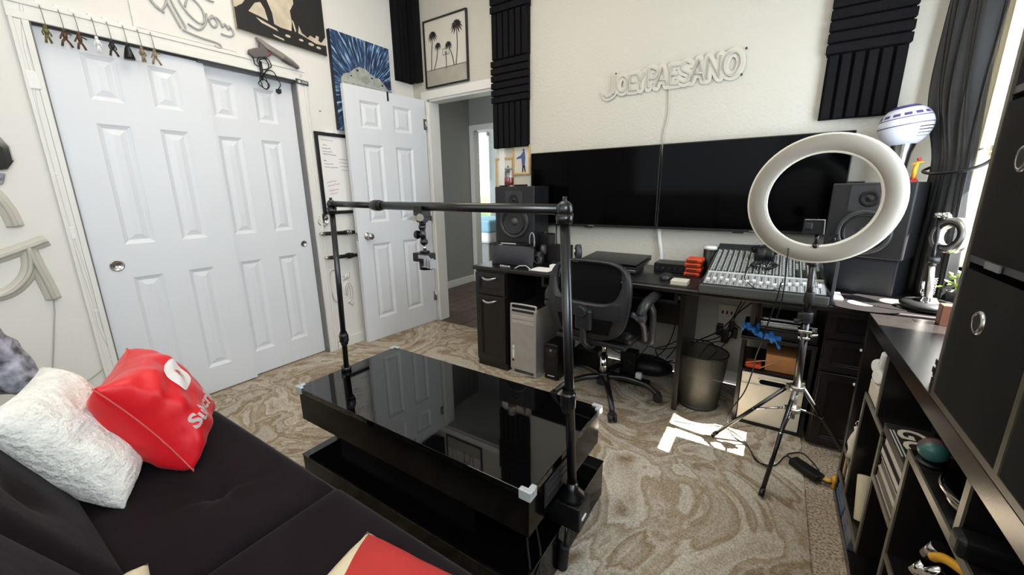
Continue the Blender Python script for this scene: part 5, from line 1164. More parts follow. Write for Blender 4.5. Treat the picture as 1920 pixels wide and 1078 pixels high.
# ================================================================== MIXING DESK
mx = T('mixing_desk', 'wide audio mixing desk with rows of pale knobs and faders on the desk', 'mixer', (-.02, 2.4, .745))
ya, za, yb_, zb = 2.085, .790, 2.70, .905
sl = math.atan2(zb - za, yb_ - ya); LEN = math.hypot(zb - za, yb_ - ya)
MF = Matrix.Translation((-.265, ya, za)) @ Matrix.Rotation(sl, 4, 'X')     # local x 0..W, y up the slope, z normal
W_ = .49
q = MB().add([(-.27, 2.075, .748), (.228, 2.075, .748), (.228, 2.70, .748), (-.27, 2.70, .748), (-.27, 2.075, .785), (.228, 2.075, .785), (.228, 2.70, .903), (-.27, 2.70, .903)],
             [(0, 3, 2, 1), (0, 1, 5, 4), (1, 2, 6, 5), (2, 3, 7, 6), (3, 0, 4, 7), (4, 5, 6, 7)])
P('chassis', q, M['console_body'], mx, bevel=.004)
P('face_plate', MB().box(.004, W_ - .004, .006, LEN - .06, .0, .004, MF), M['green_grey'], mx)
P('meter_bridge', MB().box(0, W_, LEN - .06, LEN + .02, .0, .012, MF), M['charcoal'], mx, bevel=.003)
P('front_lip', MB().box(-.273, .231, 2.070, 2.088, .755, .792), M['console_body'], mx, bevel=.005)
P('side_cheek', MB().box(-.278, -.268, 2.08, 2.71, .748, .80).box(.227, .237, 2.08, 2.71, .748, .80), M['charcoal'], mx)
P('scribble_strip', MB().box(.006, W_ - .006, .165, .182, .004, .006, MF), M['pale'], mx)
kn_ = MB(); kd = MB(); fd = MB(); fs_ = MB(); st = MB()
nc = 17; cw_ = (W_ - .02) / nc
for i in range(nc):
    x = .010 + (i + .5) * cw_
    st.box(x - cw_ * .46, x - cw_ * .36, .01, .165, .004, .0052, MF)
    fs_.box(x - .0015, x + .0015, .018, .150, .004, .0055, MF)
    fy = .035 + .035 * ((i * 7) % 5) / 5 + (.03 if i > 12 else 0)
    fd.box(x - .0075, x + .0055, fy, fy + .024, .006, .016, MF)
    for j in range(11):
        y = .200 + j * .030
        if i > 12 and j > 5 and (i + j) % 2: continue
        tgt = kn_ if not (i > 12 and j < 3) else kd
        p0 = MF @ Vector((x, y, .004)); p1 = MF @ Vector((x, y, .016)); tgt.cyl(p0, p1, .0072, .0058, 8)
        if j in (0, 4, 7): fs_.box(x + .009, x + .012, y - .004, y + .004, .004, .007, MF)
    st.box(x - .0125, x - .0085, .19, LEN - .075, .004, .0048, MF)
P('knobs', kn_, M['mid_grey'], mx, kind='stuff', label='rows of small pale grey knobs'); P('dark_knobs', kd, M['charcoal'], mx, kind='stuff')
P('fader_caps', fd, M['white'], mx, kind='stuff', label='row of small white fader caps'); P('fader_slots', fs_, M['ink'], mx, kind='stuff'); P('channel_lines', st, M['pale'], mx, kind='stuff')
P('fader_field', MB().box(.006, W_ - .006, .010, .165, .0035, .0046, MF), M['mid_grey'], mx)
# headphones on the mixer
hd = T('headphones', 'black studio headphones with coiled cord lying on the mixing desk', 'headphones', (-.02, 2.45, .86))
def mf(x, y, z): return MF @ Vector((x, y, z))
P('ear_cup', MB().cyl(mf(.20, .40, .035), mf(.235, .41, .035), .040, .044), M['black_plastic'], hd, bevel=.006)
P('ear_cup', MB().cyl(mf(.285, .40, .035), mf(.25, .405, .035), .040, .044), M['black_plastic'], hd, bevel=.006)
P('ear_pad', MB().tube([mf(.238, .405 + .03 * math.cos(a), .038 + .03 * math.sin(a)) for a in [i * 2 * pi / 18 for i in range(18)]], .010, 8, closed=True).tube([mf(.250, .405 + .03 * math.cos(a), .038 + .03 * math.sin(a)) for a in [i * 2 * pi / 18 for i in range(18)]], .010, 8, closed=True), M['charcoal'], hd)
P('headband', MB().tube(crom([mf(.19, .40, .05), mf(.18, .46, .05), mf(.21, .52, .045), mf(.26, .52, .045), mf(.30, .46, .05), mf(.29, .40, .05)], 6), .008, 8), M['black_plastic'], hd)
co = []
for i in range(420):
    t = i / 420; a = t * 2 * pi * 2.0 + .3; rr = (.040 + .012 * t); cx_, cy_ = .245 + .006 * math.sin(3 * a), .265
    b_ = i * 2 * pi / 7.5
    nx, ny = math.cos(a), math.sin(a) * .95
    co.append(mf(cx_ + nx * (rr + .0065 * math.cos(b_)), cy_ + ny * (rr * 1.15 + .0065 * math.cos(b_)), .022 + .0065 * math.sin(b_) + .008 * t))
P('coiled_cord', MB().tube(co, .0021, 5), M['black_plastic'], hd)
P('thin_cord', MB().tube(crom([mf(.22, .38, .03), mf(.19, .30, .018), mf(.175, .18, .014), mf(.175, .10, .014), mf(.20, .03, .012), mf(.24, -.005, .004), mf(.30, .0, .01), mf(.33, .05, .014)], 6), .0022, 6), M['black_plastic'], hd)

# ================================================================== RIGHT SPEAKERS ON THE DESK
rzr = R_(-23)
sb = T('subwoofer_box', 'plain dark blue-black box under the right loudspeaker', 'box', (.352, 2.465, .745), rz=rzr)
P('body', MB().box(-.145, .145, 0, .28, 0, .172), M['navy_box'], sb, local=True, bevel=.004); P('front_cloth', MB().box(-.135, .135, -.003, .001, .01, .162), M['navy_box'], sb, local=True, bevel=.001)
rs = speaker_box('studio_speaker', 'large black studio loudspeaker on a dark box, behind the ring light', (.352, 2.450, .918), rzr, .300, .30, .342, .118, .105, .272, .040, .15)
T1('thin_black_remote', 'thin black remote lying on top of the right loudspeaker', 'remote', MB().box(.27, .33, 2.50, 2.53, 1.2605, 1.268), M['black_plastic'], org=(.3, 2.52, 1.26), bevel=.002)

# tablet leaning at the mixer's right end
tb = T('tablet', 'dark tablet standing on edge at the right end of the mixing desk', 'tablet', (.262, 2.3, .745))
P('body', MB().box(.246, .256, 2.20, 2.42, .746, .925), M['charcoal'], tb, bevel=.002); P('edge', MB().box(.2445, .2575, 2.196, 2.204, .745, .925), M['dark_grey'], tb, bevel=.001)
P('kick_stand', MB().box(.256, .300, 2.26, 2.40, .7455, .752), M['pale'], tb)

# ================================================================== RING LIGHT
rl = T('ring_light', 'large white ring light on a black and chrome tripod in front of the desk', 'lamp', (.165, 2.0, 0))
cxr, czr, yr = .143, 1.193, 2.0
TR = Matrix.Translation((cxr, yr, czr)) @ Matrix.Rotation(R_(90), 4, 'X')
P('diffuser', MB().lathe([(.184, .004), (.190, .011), (.214, .014), (.238, .011), (.244, .004)], TR, 64), M['ring'], rl, label='pale grey ring-shaped diffuser')
P('housing', MB().lathe([(.178, -.018), (.178, .004), (.184, .0045), (.244, .0045), (.250, .004), (.250, -.018), (.214, -.024), (.178, -.018)], TR, 64), M['ring_rim'], rl)
P('cross_bracket', MB().box(.05, .235, 2.018, 2.026, .995, 1.003), M['steel'], rl)
P('tilt_joint', MB().cyl((.150, 2.01, .945), (.155, 2.01, 1.0), .012).cb((.155, 2.012, 1.0), (.03, .025, .03)).cyl((.150, 2.015, .93), (.150, 2.015, .945), .02), M['black_plastic'], rl, bevel=.003)
P('side_clamp', MB().tube([(.205, 2.015, 1.003), (.205, 2.012, 1.04), (.195, 2.01, 1.06)], .006).cb((.20, 2.01, 1.055), (.03, .02, .012)), M['black_satin'], rl)
gp = T('small_camera', 'small boxy black camera mounted inside the ring light', 'camera', (.14, 2.0, 1.04))
P('body', MB().box(.098, .165, 1.985, 2.012, 1.058, 1.115), M['black_plastic'], gp, bevel=.004); P('lens', MB().box(.100, .128, 1.974, 1.986, 1.078, 1.106), M['charcoal'], gp, bevel=.005)
P('frame_edge', MB().tube([(.100, 1.983, 1.117), (.164, 1.983, 1.117), (.167, 1.983, 1.06)], .0022), M['mid_grey'], gp); P('mount', MB().cyl((.148, 2.0, 1.02), (.148, 2.0, 1.06), .007).cyl((.148, 2.0, 1.0), (.148, 2.0, 1.022), .011), M['black_satin'], gp)
P('pole', MB().cyl((.150, 2.01, .955), (.158, 2.005, .70), .0115).cyl((.158, 2.005, .71), (.165, 2.0, .40), .0155), M['black_satin'], rl)
P('collar', MB().cyl((.1555, 2.006, .775), (.157, 2.005, .82), .0175), M['charcoal'], rl, bevel=.003)
P('collar', MB().cyl((.159, 2.004, .690), (.1585, 2.004, .735), .0215).cb((.138, 2.0, .715), (.024, .022, .03)), M['charcoal'], rl, bevel=.004)
P('clamp', MB().cb((.160, 2.0, .655), (.05, .045, .012)).cb((.160, 2.0, .625), (.045, .04, .010)).cyl((.18, 1.985, .64), (.205, 1.98, .648), .006).cyl((.150, 1.98, .62), (.150, 1.98, .66), .005), M['chrome'], rl, bevel=.002)
P('tilt_knob', MB().cyl((.118, 1.995, .69), (.145, 1.998, .70), .013, .010), M['black_plastic'], rl, bevel=.002)
P('lower_tube', MB().cyl((.165, 2.0, .40), (.166, 2.0, .245), .010), M['steel'], rl)
P('upper_hub', MB().cyl((.165, 2.0, .385), (.165, 2.0, .405), .030), M['steel'], rl, bevel=.003)
P('lower_hub', MB().cyl((.166, 2.0, .278), (.166, 2.0, .298), .027), M['steel'], rl, bevel=.003)
hub = Vector((.165, 2.0, .385))
for fx_, fy_ in ((.083, 1.700), (-.139, 2.054), (.405, 2.215)):
    ft = Vector((fx_, fy_, .018)); d = Vector((fx_ - .165, fy_ - 2.0, 0)); d.normalize(); top = hub + d * .030 + Vector((0, 0, .005))
    L_ = P('leg', MB().cyl(top, top.lerp(ft, .94), .0085).cyl(top.lerp(ft, .93), ft, .0105, .011), M['black_satin'], rl)
    mid = top.lerp(ft, .42); low = Vector((.166, 2.0, .288)) + d * .026
    P('leg_brace', MB().tube([low, mid], .0050, 6).cb(low, (.014, .014, .016)), M['chrome'], L_); P('leg_joint', MB().cb(top, (.018, .018, .022)), M['chrome'], L_)
    P('rivet', MB().sph(mid, .009, 10), M['chrome'], L_)
P('power_lead', MB().tube(crom([(.06, 1.985, 1.0), (.065, 1.98, .80), (.055, 1.98, .70)], 5), .0025), M['black_plastic'], rl)
T1('cable', 'thin black lead hanging from the mixing desk past the blue cloth to the floor', 'cable', MB().tube(crom([(.055, 2.065, .84), (.045, 2.060, .745), (.03, 2.06, .66), (.015, 2.08, .55), (.0, 2.14, .45), (-.005, 2.2, .35), (-.03, 2.2, .22), (-.085, 2.18, .09), (-.06, 2.12, .02), (.02, 2.05, .014), (.06, 1.95, .014), (.13, 1.96, .014), (.17, 2.05, .02), (.20, 2.03, .026)], 7), .003), M['black_plastic'], org=(.03, 2.06, .66))
T1('cable', 'thin dark cord crossing the sunlit patch of rug by the tripod', 'cable', MB().tube(crom([(-.33, 2.10, .012), (-.24, 2.12, .012), (-.16, 2.16, .012), (-.08, 2.17, .012), (.0, 2.1, .013), (.05, 1.98, .013), (.10, 1.93, .013), (.14, 1.98, .013)], 7), .0022), M['black_plastic'], org=(-.1, 2.1, .012))
pb = T('power_brick', 'black power supply brick on the floor beside the low shelf', 'power supply', (.245, 1.98, .012), rz=R_(-42))
P('body', MB().box(-.065, .065, -.024, .024, 0, .032), M['black_plastic'], pb, local=True, bevel=.004)
P('cord', MB().tube(crom([(-.065, 0, .016), (-.10, .01, .014), (-.11, .05, .010), (-.07, .06, .035), (.0, .03, .045), (.04, .02, .034)], 6), .0035), M['black_plastic'], pb, local=True)
P('cord', MB().tube(crom([(.065, 0, .016), (.09, .01, .014), (.105, .05, .02), (.11, .09, .03)], 6), .0035), M['black_plastic'], pb, local=True)
T1('yellow_plug', 'orange-yellow extension plug on the floor at the end of the low shelf', 'plug', MB().box(.33, .37, 1.925, 1.965, .002, .05).cyl((.33, 1.945, .025), (.30, 1.95, .022), .009), M['yellow'], org=(.35, 1.94, .002), bevel=.008)

# ================================================================== DESK RIGHT END: RECORDS, LAMP, PLANT
for i, (x, y, r_, lb, gl) in enumerate(((.36, 2.235, .148, 'black vinyl record with a cream label lying at the right end of the desk', 1), (.48, 2.32, .15, 'black vinyl record under the magnifier lamp base', 0))):
    v = T('vinyl_record', lb, 'record', (x, y, .7455 + i * .0025), group='records on the desk')
    P('disc', MB().lathe([(.004, .002), (r_, .002), (r_, 0), (.004, 0)], n=56, smooth=False, closed=True), M['vinyl'], v, local=True)
    P('label', MB().lathe([(.004, .0024), (.048, .0024), (.048, .002)], n=36, smooth=False), M['dust_label'], v, local=True)
lm = T('magnifier_lamp', 'chrome ring magnifier lamp on a round black base at the desk right end', 'lamp', (.565, 2.24, .755))
P('base', MB().lathe([(0, .030), (.075, .028), (.088, .018), (.090, .0), (0, 0)], n=40), M['black_plastic'], lm, local=True)
P('base_collar', MB().lathe([(0, .045), (.022, .045), (.03, .030), (.05, .029)], n=24), M['chrome'], lm, local=True)
P('lower_arm', MB().cyl((.565, 2.24, .79), (.555, 2.26, .93), .009), M['alu'], lm)
P('spring', MB().tube([(.555 + .012 * sx + .0035 * math.cos(a), 2.245 + .0035 * math.sin(a), .81 + .07 * a / (14 * pi)) for sx in (1,) for a in [i * pi / 5 for i in range(70)]], .0012, 5).tube([(.575 + .0035 * math.cos(a), 2.25 + .0035 * math.sin(a), .81 + .07 * a / (14 * pi)) for a in [i * pi / 5 for i in range(70)]], .0012, 5).cyl((.545, 2.25, .80), (.54, 2.26, .86), .006), M['chrome'], lm)
P('elbow', MB().cyl((.538, 2.262, .95), (.572, 2.262, .95), .014).sph((.555, 2.262, .93), .013), M['black_plastic'], lm)
P('upper_arm', MB().tube([(.553, 2.265, .945), (.562, 2.30, 1.03), (.560, 2.33, 1.12)], .006), M['black_satin'], lm)
P('head_joint', MB().cyl((.545, 2.33, 1.125), (.585, 2.32, 1.125), .012).sph((.578, 2.318, 1.12), .015), M['chrome'], lm)
hn = Vector((-.86, -.50, .12)).normalized(); HM = Matrix.Translation((.592, 2.290, 1.048)) @ hn.to_track_quat('Z', 'Y').to_matrix().to_4x4()
P('head_ring', MB().lathe([(.040, -.018), (.040, .010), (.048, .016), (.066, .016), (.072, .008), (.072, -.018), (.040, -.018)], HM, 44), M['steel'], lm)
P('ring_trim', MB().lathe([(.039, .0105), (.043, .017), (.049, .0165)], HM, 36), M['black_plastic'], lm)
P('lens', MB().lathe([(0, .006), (.03, .004), (.040, .0)], HM, 36).lathe([(0, -.006), (.03, -.004), (.040, .0)], HM, 36), M['glass'], lm)
# plant beside the window
pt = T('potted_plant', 'small bright green plant in a dark speckled pot, right end of the desk', 'plant', (.665, 2.33, .745))
P('pot', MB().lathe([(0, 0), (.026, 0), (.034, .07), (.036, .072), (.032, .072), (.028, .05), (0, .05)], n=28), M['pot'], pt, local=True)
q = MB(); r_ = random.Random(5)
for i in range(34):
    a = r_.uniform(0, 2 * pi); rr = r_.uniform(.005, .05); z = .085 + r_.uniform(0, .05); c = Vector((rr * math.cos(a), rr * math.sin(a), z)); L_ = r_.uniform(.02, .032)
    d = Vector((math.cos(a), math.sin(a), r_.uniform(-.2, .8))).normalized(); s_ = d.cross(Vector((0, 0, 1))).normalized() * L_ * .35; up2 = s_.cross(d).normalized() * .004
    q.add([c, c + d * L_ * .5 + s_ + up2, c + d * L_, c + d * L_ * .5 - s_ + up2, c + d * L_ * .5 - up2], [(0, 1, 4), (1, 2, 4), (2, 3, 4), (3, 0, 4)], True)
P('leaves', q, M['leaf'], pt, local=True, kind='stuff')
P('stem', MB().tube([(0, 0, .05), (.004, .002, .11)], .002).tube([(0, 0, .05), (-.015, .01, .12)], .0018).tube([(0, 0, .05), (.018, -.01, .115)], .0018), M['leaf'], pt, local=True)

# foil ball on a stand, figure on the loudspeaker
bo = T('round_foil_balloon', 'white rounded foil balloon with purple bands on a clear stem over the right loudspeaker', 'balloon', (.447, 2.60, 1.2605))
RB = Matrix.Translation((.447, 2.60, 1.508)) @ Matrix.Rotation(R_(-8), 4, 'Y')
def bprof(z0, z1, k, off=0.0):
    out = []
    for i in range(k + 1):
        z = z0 + (z1 - z0) * i / k; t = z / .094; out.append((.096 * math.sqrt(max(0, 1 - t * t)) * (1 - .08 * max(0, -t)) + off, z))
    return out
P('balloon_skin', MB().lathe(bprof(-.094, .094, 24), RB, 40), M['balloon'], bo)
for z0, z1 in ((.074, .087), (.030, .034), (-.002, .002)):
    P('band', MB().lathe(bprof(z0, z1, 3, .0006), RB, 40), M['purple'], bo)
for i in range(14):
    a = i * 2 * pi / 14
    q = MB(); zz = [(.040, .052)]
    for z0, z1 in zz:
        g = lambda u, v: RB @ Vector((math.cos(a + .30 * u) * (.0965 * math.sqrt(1 - ((z0 + (z1 - z0) * v) / .094) ** 2) + .0004), math.sin(a + .30 * u) * (.0965 * math.sqrt(1 - ((z0 + (z1 - z0) * v) / .094) ** 2) + .0004), z0 + (z1 - z0) * v))
        q.grid(g, 4, 2)
    P('purple_patch', q, M['purple'], bo)
for z in (-.02, -.032, -.044, -.056):
    q = MB(); q.grid(lambda u, v: RB @ Vector((math.cos(-1.25 + .95 * u) * (.0968 * math.sqrt(1 - (z / .094) ** 2) * (1 - .08 * max(0, -z / .094)) + .0008), math.sin(-1.25 + .95 * u) * (.0968 * math.sqrt(1 - (z / .094) ** 2) * (1 - .08 * max(0, -z / .094)) + .0008), z + .004 * v)), 8, 1)
    P('dark_line', q, M['ink'], bo)
P('stem', MB().lathe([(.030, 0), (.034, .01), (.030, .06), (.036, .13), (.046, .168)], Matrix.Translation((.452, 2.60, 1.2605)), 28), M['steel'], bo)
rf = T('red_figurine', 'small red and yellow posed figurine on the right loudspeaker below the balloon', 'figurine', (.492, 2.50, 1.2605))
P('body', MB().tube([(.492, 2.50, 1.275), (.490, 2.50, 1.31), (.496, 2.50, 1.345)], lambda t: .006 + .003 * math.sin(pi * t), 8).tube([(.474, 2.50, 1.335), (.492, 2.50, 1.340), (.515, 2.50, 1.345)], .0035, 6), M['yellow'], rf)
P('legs', MB().tube([(.484, 2.50, 1.268), (.489, 2.50, 1.30)], .0045, 6).tube([(.498, 2.50, 1.268), (.492, 2.50, 1.30)], .0045, 6), mat('fig_red', (180, 44, 30), .5), rf)
P('head', MB().sph((.497, 2.50, 1.356), .008, 10), MATS['fig_red'], rf); P('foot_block', MB().box(.478, .506, 2.488, 2.512, 1.2605, 1.270), MATS['red_cotton_cloth'], rf)

# ================================================================== CURTAIN, BLIND
cu = T('curtain', 'long charcoal satin curtain tied back beside the window', 'curtain', (.60, 2.5, 2.9))
def curt(u, v):     # v 0 bottom .. 1 top
    z = .735 + (2.95 - .735) * v; zt_ = 1.315
    k = math.exp(-((z - zt_) / .22) ** 2) if z > zt_ else math.exp(-((z - zt_) / .30) ** 2)
    if z > zt_: w0, w1 = 2.735, 2.53
    else: w0, w1 = 2.715, 2.37
    c0, c1 = 2.62, 2.41
    a = w0 * (1 - k) + c0 * k; b_ = w1 * (1 - k) + c1 * k
    y = a + (b_ - a) * u
    amp = .026 * (1 - .5 * k)
    xl = .535 if z > zt_ else .575
    x = (xl + (.645 - xl) * u) * (1 - k) + (.575 + .055 * u) * k
    x += amp * math.sin(u * 2 * pi * 4.5 + .9 * math.sin(z * 1.7)) + .010 * math.sin(u * 2 * pi * 11 + z)
    return Vector((x, y, z))
q = MB(); q.grid(curt, 110, 60)
cl_ = P('cloth', q, M['curtain'], cu)
sd = cl_.modifiers.new('thick', 'SOLIDIFY'); sd.thickness = .003
P('tie_back', MB().tube(crom([(.715, 2.36, 1.46), (.69, 2.34, 1.38), (.655, 2.33, 1.325), (.60, 2.345, 1.298), (.555, 2.42, 1.292), (.535, 2.50, 1.295), (.535, 2.58, 1.31), (.60, 2.63, 1.34), (.715, 2.63, 1.40)], 6), .0065, 8), M['black_plastic'], cu)
P('rod', MB().cyl((.60, 1.2, 2.94), (.60, 2.76, 2.94), .012), M['black_satin'], cu)
cu2 = T1('curtain_lining', 'pale cream curtain lining strip behind the charcoal curtain at the window edge', 'curtain', MB().grid(lambda u, v: Vector((.690 + .008 * math.sin(u * 14), 2.70 - .07 * u - .03 * math.sin(v * 3), .86 + 2.0 * v)), 20, 20), M['cream_cloth'], org=(.69, 2.6, 2.9))
wbd = T('window_blind', 'white horizontal slat blind drawn halfway down the bright window on the right', 'blind', (.70, 2.1, 2.15))
proto = None
for i in range(22):
    z = 2.13 - i * .034
    if proto is None: proto = s_ = P('slat', MB().box(-.022, .022, -.49, .46, -.0012, .0012, Matrix.Rotation(R_(58), 4, 'Y')), M['blind'], wbd, local=True)
    else: s_ = proto.copy(); C.objects.link(s_); s_.parent = wbd
    s_.location = (.045, .05, z - 2.15)
P('bottom_rail', MB().box(.725, .765, 1.66, 2.61, 1.36, 1.378), M['blind'], wbd, bevel=.003)
for i in range(4): P('stacked_slat', MB().box(.723, .768, 1.66, 2.61, 1.383 + i * .006, 1.386 + i * .006), M['blind'], wbd)
P('head_rail', MB().box(.725, .775, 1.66, 2.66, 2.13, 2.15), M['blind'], wbd)
P('lift_cord', MB().cyl((.745, 2.3, 1.38), (.745, 2.3, 2.14), .0015), M['blind'], wbd)

# ================================================================== LOW CUBE SHELF
SX0, SX1, SY0, SY1, SZ = .335, .715, .42, 1.905, .785
T_, t_in = .046, .017
cs = T('cube_shelf', 'long low black cube shelf with open compartments along the right wall', 'shelf', (.52, 1.16, 0))
P('top_board', MB().box(SX0, SX1, SY0, SY1, SZ - T_, SZ), M['black_lam'], cs, bevel=.0015)
P('bottom_board', MB().box(SX0, SX1, SY0, SY1, .002, .002 + T_ * .7), M['black_lam'], cs, bevel=.0015)
P('side_board', MB().box(SX0, SX1, SY1 - .03, SY1, .03, SZ - T_), M['black_lam'], cs, bevel=.001); P('side_board', MB().box(SX0, SX1, SY0, SY0 + .03, .03, SZ - T_), M['black_lam'], cs, bevel=.001)
def brd(nm, y0, y1, z0, z1):
    o = P(nm, MB().box(SX0 + .004, SX1 - .006, y0, y1, z0, z1), M['black_lam'], cs, bevel=.0006)
    P('edge_glare', MB().box(SX0, SX0 + .0045, y0 + .0003, y1 - .0003, z0 + .0003, z1 - .0003), M['edge_glare'], o, label='greyish strip of glare painted on the front edge')
    return o
HT = .018
brd('horizontal_shelf', 1.455, 1.734, .526, .544)      # under the white box
brd('horizontal_shelf', 1.737, SY1 - .03, .226, .242)
brd('horizontal_shelf', 1.448, SY1 - .03, .112, .130)
brd('horizontal_shelf', 1.229, 1.446, .386, .404)      # carries the books
brd('horizontal_shelf', SY0 + .03, 1.229, .602, .622)
brd('horizontal_shelf', SY0 + .03, 1.211, .312, .330)
brd('divider', 1.718, 1.736, .130, .526)
brd('divider', 1.552, 1.570, .544, SZ - T_)
brd('divider', 1.446, 1.464, .130, .526)
brd('divider', 1.211, 1.229, .034, .602)
brd('divider', .915, .935, .622, SZ - T_)
brd('divider', .80, .82, .330, .602)
P('back_panel', MB().box(SX1 - .006, SX1 - .001, SY0, SY1, .03, SZ - .03), M['piping'], cs)
# shelf contents --------------------------------------------------------------
Ha, He, Hl, H2, H3, H4, HB = .5445, .2425, .1305, .4045, .6225, .3305, .035
mg = T('white_gadget', 'white bulbous gadget with a short round handle on the white box in the shelf', 'gadget', (.36, 1.68, .60))
P('handle', MB().cyl((.352, 1.665, .665), (.349, 1.640, .722), .014, .012), M['white'], mg, bevel=.004)
P('dial', MB().cyl((.342, 1.70, .652), (.362, 1.71, .652), .026), M['white'], mg, bevel=.007)
P('dial', MB().cyl((.342, 1.668, .628), (.362, 1.678, .628), .024), M['white'], mg, bevel=.007)
P('stem', MB().cyl((.362, 1.685, .6005), (.360, 1.675, .67), .012), M['white'], mg)
T1('white_box', 'white flat box under the white gadget in the far upper compartment', 'box', MB().box(.342, .50, 1.60, 1.728, Ha, .600), M['cream'], org=(.42, 1.66, Ha), bevel=.002)
bks = [('thick pale boxed book lying at the bottom of the book stack in the shelf', .340, .56, 1.245, 1.44, .0, .036, 'kraft', 'book_brown'),
       ('second pale boxed book from the bottom of the stack in the shelf', .343, .56, 1.24, 1.44, .037, .066, 'kraft', 'book_brown'),
       ('white-edged dark book in the middle of the stack in the shelf', .338, .57, 1.235, 1.442, .078, .105, 'book_dark', 'book_white'),
       ('dark book just under the lettered black box in the shelf', .342, .57, 1.235, 1.442, .107, .135, 'book_dark', 'book_white')]
for lb, x0, x1, y0, y1, a, c, mk, pk in bks:
    t = T('book', lb, 'book', ((x0 + x1) / 2, (y0 + y1) / 2, H2 + a), group='books stacked in the shelf')
    P('pages', MB().box(x0 + .002, x1 - .004, y0 + .004, y1 - .002, H2 + a + .003, H2 + c - .003), M[pk], t)
    P('cover', MB().box(x0, x1, y0, y1, H2 + a, H2 + a + .003).box(x0, x1, y0, y1, H2 + c - .003, H2 + c).box(x0, x1, y0, y0 + .003, H2 + a, H2 + c), M[mk], t)
zb_ = H2 + .1365
t = T('game_box', 'black box with large pale GO lettering on top of the book stack', 'box', (.46, 1.34, zb_))
P('lid', MB().box(.336, .60, 1.235, 1.452, zb_ + .006, zb_ + .034), M['book_dark'], t, bevel=.002); P('tray', MB().box(.340, .595, 1.239, 1.448, zb_ + .0, zb_ + .008), M['book_white'], t)
gm = Matrix.Translation((.355, 1.432, zb_ + .0345)) @ Matrix.Rotation(R_(-90), 4, 'Z')
text('lettering', 'GO', .086, gm, M['cream'], t, ext=.0005, off=.0015)
for i in range(2): P('print_line', MB().box(.3385 + i * .007, .3415 + i * .007, 1.27, 1.41, zb_ + .034, zb_ + .0348), M['pale'], t)
T1('black_cylinder', 'small black cylinder lying on the lettered black box', 'canister', MB().cyl((.43, 1.435, zb_ + .0525), (.55, 1.437, zb_ + .0525), .018), M['black_plastic'], org=(.49, 1.436, zb_ + .034), bevel=.003)
gl = T('globe', 'small teal and red globe ball in the upper compartment beside the lettered box', 'globe', (.368, 1.185, H3))
P('ball', MB().sph((.362, 1.18, .656), .0265, 28, mm=20), M['teal'], gl); P('red_land', MB().sph((.362, 1.1815, .6572), (.0266, .0266, .0262), 28, mm=20), mat('red_land_patches', (140, 66, 58), .4, alpha=.35), gl)
P('globe_stand', MB().lathe([(0, .0), (.026, 0), (.024, .006), (.010, .008), (0, .008)], Matrix.Translation((.362, 1.18, H3))), M['black_plastic'], gl)
for i, (z, r_, lb) in enumerate(((H3, .082, 'black round dish with bright rim, lower of two in the shelf'), (H3 + .0225, .095, 'black round dish with bright rim, upper of two in the shelf'))):
    t = T('round_dish', lb, 'dish', (.432, 1.022, z), group='dishes in the shelf')
    P('rim', MB().lathe([(r_ - .002, .010), (r_ + .002, .016), (r_, .022)], n=40), M['steel'], t, local=True)
    P('dish', MB().lathe([(0, 0), (r_ * .7, 0), (r_, .016), (r_ - .004, .020), (r_ * .7, .020), (0, .020)], n=40), M['black_side'], t, local=True)
for i, (y, c) in enumerate(((1.862, 'wood_light'), (1.84, 'book_brown'), (1.80, 'kraft'))):
    T1('book', ['light tan', 'dark brown', 'pale'][i] + ' narrow folder in the thin gap of the far shelf column', 'book', MB().box(.345, .56, y - .008, y + .008, Hl, Hl + .085), M[c], org=(.45, y, Hl), bevel=.001, group='folders in the far shelf column')
for i, (y0, y1, c) in enumerate(((1.72, 1.87, (84, 112, 150)), (1.55, 1.70, (112, 118, 130)))):
    for j in range(3):
        T1('magazine', ['blue', 'grey-blue'][i] + ' magazine, ' + ['bottom', 'middle', 'top'][j] + ' of its pile at the shelf foot', 'magazine', MB().box(.338 + .003 * j, .56, y0, y1, HB + j * .023, HB + j * .023 + .022), mat('magazine_%d%d' % (i, j), tuple(k + 12 * j for k in c), .35, var=(60, .35)), org=(.45, (y0 + y1) / 2, HB + j * .023), bevel=.001, group='magazines at the shelf foot')
sf = T('white_figurine', 'small cream figurine in the far shelf column near the shelf end', 'figurine', (.352, 1.80, He))
P('body', MB().lathe([(0, 0), (.020, 0), (.017, .03), (.024, .06), (.018, .09), (.011, .11), (.014, .125), (0, .135)]), M['cream'], sf, local=True)
P('ring_top', MB().tube([(.010 * math.cos(a), 0, .144 + .010 * math.sin(a)) for a in [i * 2 * pi / 14 for i in range(14)]], .003, 5, closed=True), M['steel'], sf, local=True)
T1('small_white_pack', 'small white pack beside the cream figurine in the shelf', 'box', MB().box(.345, .40, 1.832, 1.866, He, He + .055), M['white'], org=(.37, 1.85, He), bevel=.002)
T1('rolled_paper', 'rolled beige paper tube leaning in the lower compartment of the shelf', 'paper roll', MB().cyl((.365, 1.585, Hl + .006), (.362, 1.640, Hl + .145), .020), M['cream_cloth'], org=(.365, 1.585, Hl), bevel=.003)
st_ = T('chrome_clamp', 'chrome clamp with short tubes in the lower near compartment', 'clamp', (.40, 1.04, H4))
P('tube', MB().cyl((.362, 1.075, .462), (.368, 1.055, .505), .013), M['steel'], st_); P('tube', MB().cyl((.352, 1.05, .430), (.385, 1.04, .468), .011), M['chrome'], st_); P('tube', MB().cyl((.346, 1.062, .418), (.360, 1.060, .448), .012), M['chrome'], st_)
P('body', MB().box(.365, .43, 1.0, 1.07, H4, .44), M['charcoal'], st_, bevel=.008)
